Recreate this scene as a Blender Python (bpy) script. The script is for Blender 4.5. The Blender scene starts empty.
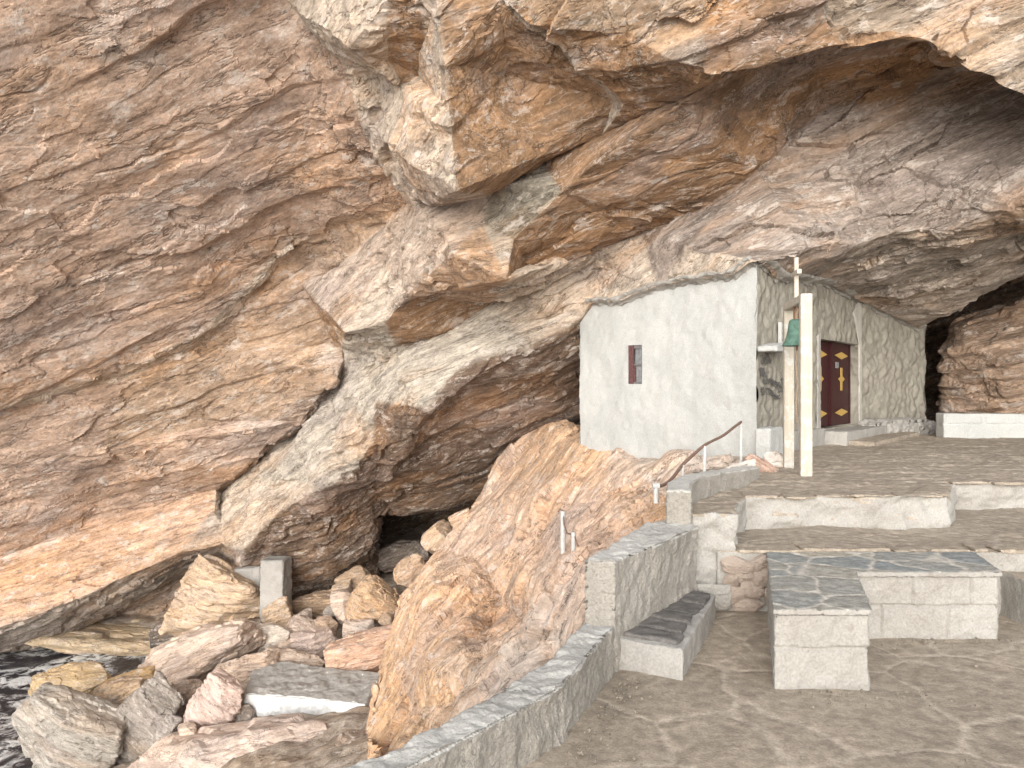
import bpy, bmesh, math, random
import numpy as np
from mathutils import Vector, geometry

# ------------------------------------------------------------------ camera, sky, sun, exposure
SC = bpy.context.scene
COL = SC.collection
EYE = 1.65
FPX = 769.0
cam_d = bpy.data.cameras.new("camera"); cam = bpy.data.objects.new("camera", cam_d); COL.objects.link(cam)
cam.location = (0, 0, EYE); cam.rotation_euler = (math.radians(90), 0, 0)
cam_d.sensor_width = 36; cam_d.lens = 36 * FPX / 1024; cam_d.clip_start = .05; cam_d.clip_end = 2000
SC.camera = cam
SUN_EL, SUN_AZ = 18.0, 192.0          # azimuth measured clockwise from +Y (the view direction)
world = bpy.data.worlds.new("World"); SC.world = world; world.use_nodes = True
wn = world.node_tree.nodes; wl = world.node_tree.links
bg = wn["Background"]
sky = wn.new("ShaderNodeTexSky"); sky.sky_type = 'NISHITA'; sky.sun_disc = False
sky.sun_elevation = math.radians(SUN_EL); sky.sun_rotation = math.radians(SUN_AZ)
sky.air_density = 1.0; sky.dust_density = 2.0; sky.ozone_density = 1.0
hsv = wn.new('ShaderNodeHueSaturation'); hsv.inputs['Saturation'].default_value = .28   # overcast
wl.new(sky.outputs[0], hsv.inputs['Color']); wl.new(hsv.outputs[0], bg.inputs[0]); bg.inputs[1].default_value = 0.15
sun_d = bpy.data.lights.new("sun", 'SUN'); sun = bpy.data.objects.new("sun", sun_d); COL.objects.link(sun)
sun_d.energy = .8; sun_d.angle = math.radians(60); sun_d.color = (1, .97, .94)
_az, _el = math.radians(SUN_AZ), math.radians(SUN_EL)
_to = Vector((math.sin(_az) * math.cos(_el), math.cos(_az) * math.cos(_el), math.sin(_el)))
sun.rotation_euler = (-_to).to_track_quat('-Z', 'Y').to_euler()
SC.view_settings.view_transform = 'Standard'
try: SC.view_settings.look = 'None'
except Exception: pass
SC.view_settings.gamma = 1; SC.view_settings.use_curve_mapping = False
SC.view_settings.exposure = 1.0
SC.cycles.use_denoising = True
SC.cycles.max_bounces = 8; SC.cycles.diffuse_bounces = 6

# ------------------------------------------------------------------ helpers
def W(px, py, d):
    """a point at distance d in front of the viewpoint, seen in direction px,py"""
    return np.array(((px - 512) / FPX * d, d, EYE - (py - 384) / FPX * d))

_rs = np.random.RandomState(7)
PERM = np.tile(_rs.permutation(256), 3).astype(np.int32)
GR = _rs.normal(size=(256, 3)); GR /= np.linalg.norm(GR, axis=1)[:, None]
RT = _rs.rand(256, 8)

def _h(ix, iy, iz, seed):
    return PERM[PERM[PERM[(ix + seed * 17) & 255] + (iy & 255)] + (iz & 255)]

def perlin(p, seed=0):
    p = np.asarray(p, float); i = np.floor(p).astype(np.int32); f = p - i
    u = f * f * f * (f * (f * 6 - 15) + 10)
    out = 0
    for dx in (0, 1):
        for dy in (0, 1):
            for dz in (0, 1):
                g = GR[_h(i[:, 0] + dx, i[:, 1] + dy, i[:, 2] + dz, seed)]
                v = g[:, 0] * (f[:, 0] - dx) + g[:, 1] * (f[:, 1] - dy) + g[:, 2] * (f[:, 2] - dz)
                w = (u[:, 0] if dx else 1 - u[:, 0]) * (u[:, 1] if dy else 1 - u[:, 1]) * (u[:, 2] if dz else 1 - u[:, 2])
                out = out + w * v
    return out * 1.5

def fbm(p, octv=4, seed=0, gain=.5, lac=2.03):
    a, o = 1., 0.
    for k in range(octv):
        o = o + a * perlin(p, seed + k * 3); p = p * lac + 11.3; a *= gain
    return o

def ridged(p, octv=3, seed=0):
    a, o = 1., 0.
    for k in range(octv):
        o = o + a * (1 - 2 * np.abs(perlin(p, seed + k * 5))); p = p * 2.07 + 5.1; a *= .5
    return o

def facet(p, seed=0, G=1.0, K=.55):
    """broken-rock noise: upper envelope of randomly tilted caps, one per cell"""
    i = np.floor(p).astype(np.int32); best = np.full(len(p), -9.)
    for dx in (-1, 0, 1):
        for dy in (-1, 0, 1):
            for dz in (-1, 0, 1):
                ix, iy, iz = i[:, 0] + dx, i[:, 1] + dy, i[:, 2] + dz
                r = RT[_h(ix, iy, iz, seed)]
                ex = p[:, 0] - ix - r[:, 0]; ey = p[:, 1] - iy - r[:, 1]; ez = p[:, 2] - iz - r[:, 2]
                v = (r[:, 6] - .5) * .5 + G * ((r[:, 3] - .5) * ex + (r[:, 4] - .5) * ey + (r[:, 5] - .5) * ez) - K * (ex * ex + ey * ey + ez * ez)
                best = np.maximum(best, v)
    return best

def cellplane(p, seed=0, G=.8):
    """broken-rock noise with real steps: each block keeps its own level and tilt"""
    i = np.floor(p).astype(np.int32); bd = np.full(len(p), 99.); best = np.zeros(len(p))
    for dx in (-1, 0, 1):
        for dy in (-1, 0, 1):
            for dz in (-1, 0, 1):
                ix, iy, iz = i[:, 0] + dx, i[:, 1] + dy, i[:, 2] + dz
                r = RT[_h(ix, iy, iz, seed)]
                ex = p[:, 0] - ix - r[:, 0]; ey = p[:, 1] - iy - r[:, 1]; ez = p[:, 2] - iz - r[:, 2]
                d = np.abs(ex) + np.abs(ey) + np.abs(ez) * .8
                v = (r[:, 6] - .5) + G * ((r[:, 3] - .5) * ex + (r[:, 4] - .5) * ey + (r[:, 5] - .5) * ez)
                k = d < bd; best = np.where(k, v, best); bd = np.where(k, d, bd)
    return best

def terrace_fn(s, soft=.25):
    """staircase minus ramp, period 1"""
    f = s - np.floor(s)
    return np.clip((f - .5) / soft + .5, 0, 1) - f

def vnormals(V, F):
    n = np.cross(V[F[:, 1]] - V[F[:, 0]], V[F[:, 2]] - V[F[:, 0]])
    N = np.zeros_like(V)
    for k in range(3):
        for c in range(3):
            N[:, c] += np.bincount(F[:, k], n[:, c], len(V))
    return N / (np.linalg.norm(N, axis=1)[:, None] + 1e-12)

def refine(V, F, A, lim):
    """split every edge longer than lim(midpoints) until none is left; A is a per-face array"""
    for _ in range(14):
        E = np.sort(np.concatenate([F[:, [0, 1]], F[:, [1, 2]], F[:, [2, 0]]]), axis=1)
        key = E[:, 0].astype(np.int64) * len(V) + E[:, 1]
        uk, inv = np.unique(key, return_inverse=True)
        a, b = uk // len(V), uk % len(V)
        mid = (V[a] + V[b]) / 2
        L = np.linalg.norm(V[a] - V[b], axis=1)
        mk = L > lim(mid)
        if not mk.any(): break
        idx = np.full(len(uk), -1, np.int64); idx[mk] = len(V) + np.arange(mk.sum())
        V = np.concatenate([V, mid[mk]])
        m = idx[inv].reshape(3, -1).T
        cnt = (m >= 0).sum(1)
        out, oa = [F[cnt == 0]], [A[cnt == 0]]
        rot = np.where(cnt == 1, np.argmax(m >= 0, 1), np.where(cnt == 2, (np.argmin(m >= 0, 1) + 1) % 3, 0))
        r = np.stack([(rot + k) % 3 for k in range(3)], 1)
        Fr = np.take_along_axis(F, r, 1); mr = np.take_along_axis(m, r, 1)
        s = cnt == 1; f, q = Fr[s], mr[s]
        out += [np.stack([f[:, 0], q[:, 0], f[:, 2]], 1), np.stack([q[:, 0], f[:, 1], f[:, 2]], 1)]; oa += [A[s]] * 2
        s = cnt == 2; f, q = Fr[s], mr[s]     # edges 0 and 1 are split
        out += [np.stack([q[:, 0], f[:, 1], q[:, 1]], 1), np.stack([f[:, 0], q[:, 0], q[:, 1]], 1), np.stack([f[:, 0], q[:, 1], f[:, 2]], 1)]; oa += [A[s]] * 3
        s = cnt == 3; f, q = Fr[s], mr[s]
        out += [np.stack([f[:, 0], q[:, 0], q[:, 2]], 1), np.stack([q[:, 0], f[:, 1], q[:, 1]], 1), np.stack([q[:, 2], q[:, 1], f[:, 2]], 1), q]; oa += [A[s]] * 4
        F = np.concatenate(out); A = np.concatenate(oa)
    return V, F, A

def smooth(V, F, it, keep=None, lam=.5):
    E = np.concatenate([F[:, [0, 1]], F[:, [1, 2]], F[:, [2, 0]]]); E = np.concatenate([E, E[:, ::-1]])
    deg = np.bincount(E[:, 0], minlength=len(V))[:, None]
    V = V.copy()
    for _ in range(it):
        S = np.stack([np.bincount(E[:, 0], V[E[:, 1], c], len(V)) for c in range(V.shape[1])], 1) / np.maximum(deg, 1)
        N = V + lam * (S - V)
        if keep is not None: N[keep] = V[keep]
        V = N
    return V

def face_to_vert(F, X, n):
    S = np.zeros((n, X.shape[1])); c = np.zeros(n)
    for k in range(3):
        c += np.bincount(F[:, k], minlength=n)
        for j in range(X.shape[1]): S[:, j] += np.bincount(F[:, k], X[:, j], n)
    return S / np.maximum(c, 1)[:, None]

def mk(name, V, F, mats, parent=None, tint=None, sp=None, fm=None, flat=False):
    """one mesh object out of numpy triangles"""
    me = bpy.data.meshes.new(name)
    V = np.asarray(V, np.float32); F = np.asarray(F, np.int32)
    me.vertices.add(len(V)); me.vertices.foreach_set('co', V.ravel())
    me.loops.add(F.size); me.loops.foreach_set('vertex_index', F.ravel())
    me.polygons.add(len(F)); me.polygons.foreach_set('loop_start', np.arange(0, F.size, 3, dtype=np.int32))
    me.polygons.foreach_set('loop_total', np.full(len(F), 3, np.int32))
    me.polygons.foreach_set('use_smooth', np.full(len(F), not flat, bool))
    for m in (mats if isinstance(mats, (list, tuple)) else [mats]): me.materials.append(m)
    if fm is not None: me.polygons.foreach_set('material_index', np.asarray(fm, np.int32))
    me.update(calc_edges=True)
    if tint is not None:
        at = me.attributes.new('tint', 'FLOAT_COLOR', 'POINT')
        t = np.ones((len(V), 4), np.float32); t[:, :3] = tint; at.data.foreach_set('color', t.ravel())
    if sp is not None:
        at = me.attributes.new('sp', 'FLOAT_VECTOR', 'POINT'); at.data.foreach_set('vector', np.asarray(sp, np.float32).ravel())
    me.validate()
    o = bpy.data.objects.new(name, me); COL.objects.link(o)
    if parent is not None: o.parent = parent
    return o

def bobj(name, bm, mat, parent=None, smooth_=False):
    me = bpy.data.meshes.new(name); bmesh.ops.recalc_face_normals(bm, faces=bm.faces); bm.to_mesh(me); bm.free()
    for m in (mat if isinstance(mat, (list, tuple)) else [mat]): me.materials.append(m)
    if smooth_:
        for p in me.polygons: p.use_smooth = True
    o = bpy.data.objects.new(name, me); COL.objects.link(o)
    if parent is not None: o.parent = parent
    return o

def tag(o, label, cat, group=None):
    o['label'] = label; o['category'] = cat
    if group: o['group'] = group
    return o
def structure(o): o['kind'] = 'structure'; return o
def thing(name, label, cat, group=None, loc=(0, 0, 0)):
    o = bpy.data.objects.new(name, None); COL.objects.link(o); o.location = loc; o.empty_display_size = .2
    return tag(o, label, cat, group)

def tri(polys):
    out = []
    for f in polys:
        for k in range(1, len(f) - 1): out.append((f[0], f[k], f[k + 1]))
    return np.array(out)

def prism(foot, z0, z1, ztop=None):
    """closed prism out of a footprint (counter-clockwise xy); caps are tessellated"""
    n = len(foot)
    zt = ztop if ztop is not None else [z1] * n
    V = np.array([(x, y, z0) for x, y in foot] + [(x, y, zt[k]) for k, (x, y) in enumerate(foot)], float)
    T = geometry.tessellate_polygon([[Vector((x, y, 0)) for x, y in foot]])
    def o(t):
        a, b, c = (V[k] for k in t); s = (b[0]-a[0])*(c[1]-a[1])-(b[1]-a[1])*(c[0]-a[0])
        return t if s > 0 else (t[0], t[2], t[1])
    T = [o(t) for t in T]
    F = [(a + n, b + n, c + n) for a, b, c in T] + [(a, c, b) for a, b, c in T]
    area = sum(foot[k][0]*foot[(k+1) % n][1]-foot[(k+1) % n][0]*foot[k][1] for k in range(n))
    for k in range(n):
        j = (k + 1) % n
        q = (k, j, j + n, k + n) if area > 0 else (j, k, k + n, j + n)
        F += [(q[0], q[1], q[2]), (q[0], q[2], q[3])]
    return V, np.array(F)

def rough(V, F, L, amp, scale=6., seed=0, wob=0., post=None):
    """masonry: subdivide and give the faces lumps, chips and soft edges"""
    V, F, _ = refine(V, F, np.zeros(len(F)), lambda m: np.full(len(m), L))
    N0 = np.cross(V[F[:, 1]] - V[F[:, 0]], V[F[:, 2]] - V[F[:, 0]]); N0 /= np.linalg.norm(N0, axis=1)[:, None] + 1e-12
    N = vnormals(V, F)
    edge = 1 - np.linalg.norm(face_to_vert(F, N0, len(V)), axis=1)        # >0 on the arrises
    h = fbm(V * scale, 4, seed) * amp + wob * fbm(V * 1.1, 2, seed + 9)
    h -= np.clip(edge * 4, 0, 1) * (amp * .9 + amp * 1.6 * np.clip(perlin(V * scale * .8, seed + 4), 0, 1))
    V = V + N * h[:, None]
    if post is not None: V = post(V)
    return V, F, N

# ------------------------------------------------------------------ materials
class NT:
    def __init__(s, name):
        s.m = bpy.data.materials.new(name); s.m.use_nodes = True; s.t = s.m.node_tree
        s.b = s.t.nodes["Principled BSDF"]; s.b.inputs['Specular IOR Level'].default_value = .25
        s.b.inputs['Roughness'].default_value = .9
    def n(s, kind, **kw):
        nd = s.t.nodes.new(kind)
        for k, v in kw.items(): setattr(nd, k, v)
        return nd
    def l(s, a, b): s.t.links.new(a, b)
    def put(s, sock, v):
        if hasattr(v, 'is_linked'): s.l(v, sock)
        elif isinstance(v, (tuple, list)) and len(v) == 3 and sock.type == 'RGBA': sock.default_value = (*v, 1)
        else: sock.default_value = v
    def noise(s, vec, scale, detail=6, rough=.6, dist=0.):
        nd = s.n('ShaderNodeTexNoise'); s.l(vec, nd.inputs['Vector'])
        nd.inputs['Scale'].default_value = scale; nd.inputs['Detail'].default_value = detail
        nd.inputs['Roughness'].default_value = rough; nd.inputs['Distortion'].default_value = dist
        return nd.outputs[0]
    def vor(s, vec, scale, feature='DISTANCE_TO_EDGE', out=0, rnd=1.):
        nd = s.n('ShaderNodeTexVoronoi', feature=feature); s.l(vec, nd.inputs['Vector'])
        nd.inputs['Scale'].default_value = scale; nd.inputs['Randomness'].default_value = rnd
        return nd.outputs[out]
    def scale(s, vec, v, off=(0, 0, 0)):
        nd = s.n('ShaderNodeVectorMath', operation='MULTIPLY_ADD'); s.l(vec, nd.inputs[0]); nd.inputs[1].default_value = v; nd.inputs[2].default_value = off
        return nd.outputs[0]
    def ramp(s, f, a, b, lo=0., hi=1.):
        nd = s.n('ShaderNodeMapRange', interpolation_type='SMOOTHSTEP'); s.l(f, nd.inputs[0])
        for k, v in enumerate((a, b, lo, hi)): nd.inputs[k + 1].default_value = v
        return nd.outputs[0]
    def math(s, op, a, b=0.):
        nd = s.n('ShaderNodeMath', operation=op); s.put(nd.inputs[0], a); s.put(nd.inputs[1], b); return nd.outputs[0]
    def mix(s, f, a, b, mode='MIX'):
        nd = s.n('ShaderNodeMix', data_type='RGBA', blend_type=mode)
        s.put(nd.inputs[0], f); s.put(nd.inputs[6], a); s.put(nd.inputs[7], b); return nd.outputs[2]
    def grey(s, f):
        nd = s.n('ShaderNodeCombineColor'); [s.l(f, nd.inputs[k]) for k in range(3)]; return nd.outputs[0]
    def bump(s, h, strength, dist, prev=None):
        nd = s.n('ShaderNodeBump'); s.l(h, nd.inputs['Height']); nd.inputs['Strength'].default_value = strength; nd.inputs['Distance'].default_value = dist
        if prev is not None: s.l(prev, nd.inputs['Normal'])
        return nd.outputs[0]
    def obj(s): return s.n('ShaderNodeTexCoord').outputs['Object']
    def attr(s, name, out): return s.n('ShaderNodeAttribute', attribute_name=name).outputs[out]
    def done(s, col, normal=None, rough=None):
        s.put(s.b.inputs['Base Color'], col)
        if normal is not None: s.l(normal, s.b.inputs['Normal'])
        if rough is not None: s.put(s.b.inputs['Roughness'], rough)
        return s.m

def rock_material(name, k=1., white=(.60, .54, .49), ochre=(.50, .285, .14), wamt=.45, oamt=.45, con=1.1):
    """bedded rock; 'tint' is its own colour, 'sp' the position along / across / through the beds (metres)"""
    s = NT(name); tint = s.attr('tint', 'Color'); p = s.attr('sp', 'Vector')
    def cr(f, lo, hi, a): return s.grey(s.ramp(f, lo, hi, 1 - a * con, 1 + a * con))
    st = s.scale(p, (.42 * k, k, 2.0 * k))
    big = s.noise(st, .55, 6, .62, .2)
    mid = s.noise(st, 3.2, 9, .72, .25)
    fine = s.noise(s.scale(p, (.55 * k, k, 1.6 * k)), 22, 6, .75)
    band = s.noise(s.scale(p, (.2 * k, .7 * k, 4.5 * k)), 2.2, 8, .66, .3)
    c = s.mix(s.ramp(big, .47, .66, 0, oamt), tint, ochre)
    iso = s.noise(s.scale(p, (.6 * k, k, 1.2 * k), (31, 7, 3)), 1.25, 10, .74, .2)
    c = s.mix(s.ramp(iso, .54, .66, 0, wamt), c, white)
    lil = s.noise(s.scale(p, (.5 * k, k, k), (3, 17, 53)), .7, 6, .62, .2)
    c = s.mix(s.ramp(lil, .5, .68, 0, .5), c, (.35, .295, .275))
    c = s.mix(1., c, cr(mid, .3, .7, .30), 'MULTIPLY')
    c = s.mix(1., c, cr(band, .3, .7, .17), 'MULTIPLY')
    c = s.mix(1., c, cr(fine, .28, .72, .26), 'MULTIPLY')
    # pale scales, dark spots painted as their shadows, thin dark seams and quartz threads
    sc1 = s.noise(s.scale(p, (.8 * k, 1.5 * k, 2.2 * k), (13, 5, 41)), 2.6, 11, .76)
    c = s.mix(s.ramp(sc1, .555, .60, 0, .55), c, tuple(x * 1.06 for x in white))
    c = s.mix(s.ramp(sc1, .43, .385, 0, .5), c, (.13, .095, .075))
    seam = s.math('ABSOLUTE', s.math('SUBTRACT', s.noise(s.scale(p, (.16 * k, .8 * k, 2.4 * k), (9, 2, 5)), 1.5, 6, .62, .3), .5))
    c = s.mix(s.ramp(seam, .0, .009, .7, 0), c, (.06, .045, .036))
    thr = s.math('ABSOLUTE', s.math('SUBTRACT', s.noise(s.scale(p, (.3 * k, k, 2 * k), (1, 22, 15)), 2.3, 5, .62, .3), .5))
    c = s.mix(s.ramp(thr, .0, .012, .45, 0), c, (.62, .56, .5))
    h = s.math('ADD', s.math('MULTIPLY', mid, .7), s.math('MULTIPLY', fine, .28))
    h = s.math('ADD', h, s.math('MULTIPLY', band, .6))
    h = s.math('ADD', h, s.ramp(seam, 0, .02, -.25, 0))
    h = s.math('ADD', h, s.math('MULTIPLY', sc1, .55))
    return s.done(c, s.bump(h, .6, .09 / k), .88)

def plaster_material(name, col, col2, dirt, lump=.012, trowel=0., sc=1., pebble=0.):
    s = NT(name); p = s.obj()
    a = s.noise(p, 1.4 * sc, 6, .65, .3); b = s.noise(p, 9 * sc, 6, .65); f = s.noise(p, 70 * sc, 4, .6)
    c = s.mix(s.ramp(a, .35, .68), col, col2)
    c = s.mix(s.ramp(b, .58, .74, 0, .5), c, dirt)
    drip = s.noise(s.scale(p, (5, 5, .5)), 1.6, 5, .6)
    c = s.mix(s.ramp(drip, .6, .78, 0, .3), c, dirt)
    sp = s.noise(s.scale(p, (1, 1, 1), (7, 7, 7)), 22 * sc, 4, .6)
    c = s.mix(s.ramp(sp, .68, .75, 0, .55), c, tuple(x * .45 for x in dirt))
    c = s.mix(1., c, s.grey(s.ramp(f, .3, .7, .88, 1.1)), 'MULTIPLY')
    h = s.math('ADD', s.math('MULTIPLY', b, 1.), s.math('MULTIPLY', f, .3))
    nrm = s.bump(h, .55, lump * 2)
    if pebble: nrm = s.bump(s.noise(p, 34, 5, .7), pebble, .035, nrm)
    if trowel:
        w = s.n('ShaderNodeTexNoise'); s.l(p, w.inputs['Vector']); w.inputs['Scale'].default_value = 3
        add = s.n('ShaderNodeVectorMath', operation='MULTIPLY_ADD'); s.l(w.outputs[1], add.inputs[0]); add.inputs[1].default_value = (.25, .25, .25); s.l(p, add.inputs[2])
        v = s.vor(s.scale(add.outputs[0], (6.5, 6.5, 5)), 1., 'F1', 0)
        nrm = s.bump(v, trowel, .05, nrm)
    return s.done(c, nrm, .93)

def paving_material(name, stone, stone2, mortar, scale=1.6, msize=.03, mamt=.7, dust=(.34, .275, .215), damt=.6, seed=0., lya=.6):
    s = NT(name); p = s.obj()
    w = s.n('ShaderNodeTexNoise'); s.l(p, w.inputs['Vector']); w.inputs['Scale'].default_value = 2.2; w.inputs['Detail'].default_value = 4
    add = s.n('ShaderNodeVectorMath', operation='MULTIPLY_ADD'); s.l(w.outputs[1], add.inputs[0]); add.inputs[1].default_value = (.3, .3, 0); s.l(p, add.inputs[2])
    q = s.scale(add.outputs[0], (1, 1, 0), (seed, seed, 0))
    e = s.vor(q, scale); cc = s.vor(q, scale, 'F1', 1)
    sep = s.n('ShaderNodeSeparateColor'); s.l(cc, sep.inputs[0])
    n1 = s.noise(p, 1.1, 7, .65, .4); n2 = s.noise(p, 14, 6, .68); n3 = s.noise(p, 90, 4, .6)
    ly = s.noise(s.scale(p, (1.2, 5, 8)), 2.4, 6, .65, 1.)
    c = s.mix(sep.outputs[0], stone, stone2)
    c = s.mix(s.ramp(ly, .4, .64, 0, lya), c, tuple(x * 1.5 for x in stone))
    c = s.mix(s.ramp(e, 0, msize, mamt, 0), c, mortar)
    c = s.mix(s.ramp(n1, .36, .66, 0, damt), c, dust)
    c = s.mix(1., c, s.grey(s.ramp(n2, .28, .74, .74, 1.28)), 'MULTIPLY')
    c = s.mix(1., c, s.grey(s.ramp(n3, .3, .7, .86, 1.15)), 'MULTIPLY')
    spot = s.noise(s.scale(p, (1, 1, 1), (4, 4, 4)), 6, 5, .7)
    c = s.mix(s.ramp(spot, .62, .72, 0, .5), c, (.12, .10, .085))
    h = s.math('ADD', s.ramp(e, 0, msize * 1.6, 0, .25), s.math('ADD', s.math('MULTIPLY', n2, .5), s.math('ADD', s.math('MULTIPLY', ly, .9 * lya), s.math('MULTIPLY', n3, .12))))
    return s.done(c, s.bump(h, .6, .03), .86)

def plain(name, col, rough_=.6, var=.15, sc=20, metal=0., bump=.2):
    s = NT(name); p = s.obj(); n = s.noise(p, sc, 5, .65); g = s.noise(p, sc * 6, 3, .6)
    c = s.mix(1., col, s.grey(s.ramp(n, .3, .7, 1 - var, 1 + var)), 'MULTIPLY')
    c = s.mix(1., c, s.grey(s.ramp(g, .3, .7, 1 - var * .6, 1 + var * .6)), 'MULTIPLY')
    s.b.inputs['Metallic'].default_value = metal
    return s.done(c, s.bump(n, bump, .01), rough_)

M = {}
M['rock'] = rock_material('bedded_rock')
M['slope'] = rock_material('slope_rock', .95, white=(.66, .58, .52), ochre=(.56, .29, .12), wamt=.65, oamt=.3, con=.85)
M['boulder'] = rock_material('boulder_rock', 2.0, white=(.60, .54, .49), ochre=(.46, .27, .13), wamt=.4, oamt=.22, con=.8)
M['whitewash'] = plaster_material('whitewash', (.50, .503, .485), (.445, .455, .44), (.39, .375, .33), .010)
M['stucco'] = plaster_material('trowelled_stucco', (.315, .295, .25), (.265, .245, .205), (.21, .19, .16), .008, .7)
M['lime'] = plaster_material('old_limewash', (.41, .395, .365), (.33, .31, .28), (.23, .20, .17), .016)
M['cement'] = plaster_material('grey_cement', (.40, .385, .36), (.33, .315, .29), (.22, .205, .185), .012)
M['parapet'] = plaster_material('weathered_limewash', (.50, .465, .415), (.39, .36, .315), (.24, .215, .185), .016, 0, 1., 1.)
M['parapet_top'] = plaster_material('worn_blue_wash', (.58, .57, .535), (.45, .44, .41), (.23, .22, .205), .02)
M['court'] = paving_material('courtyard_paving', (.305, .258, .205), (.375, .318, .252), (.51, .44, .36), 1.5, .04, .85, (.435, .368, .295), .45, 0., .2)
M['paving'] = paving_material('slate_paving', (.295, .25, .20), (.365, .31, .245), (.50, .45, .385), 1.3, .02, .45, (.41, .35, .285), .6, 3., .2)
M['pink_stone'] = plaster_material('pink_rubble', (.44, .365, .305), (.37, .30, .25), (.28, .215, .175), .02, 0, 2.5)
M['slate'] = paving_material('slate_seat', (.22, .245, .25), (.40, .36, .29), (.58, .54, .48), 2.7, .065, .9, (.42, .39, .345), .25, 8., .2)
M['slate_dark'] = paving_material('dark_slate', (.115, .11, .105), (.16, .15, .14), (.2, .19, .18), 1.2, .0, .0, (.22, .20, .18), .4, 5.)

# ------------------------------------------------------------------ the cave: a coarse rock model (bearing x, bearing y, distance), then split and weathered
STRIKE = np.array((.92, -.145, .34)); STRIKE /= np.linalg.norm(STRIKE)
BEDN = np.array((.19, -.60, -.77)); BEDN -= STRIKE * (BEDN @ STRIKE); BEDN /= np.linalg.norm(BEDN)
ACROSS = np.cross(BEDN, STRIKE)
FRAME = np.stack([STRIKE, ACROSS, BEDN], 1)

# the chapel's plan
CL, CC, CD, CR = (np.array(q) for q in ((1.15, 13.0), (3.28, 10.3), (6.33, 14.0), (8.27, 15.4)))
def wall_depth(px):
    k = (px - 512) / FPX
    for a, b in ((CL, CC), (CC, CD), (CD, CR)):
        den = (b[0] - a[0]) - k * (b[1] - a[1])
        t = (k * a[1] - a[0]) / den
        if -.02 <= t <= 1.02: return a[1] + t * (b[1] - a[1])
    return CR[1] if px > 800 else CL[1]

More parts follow.
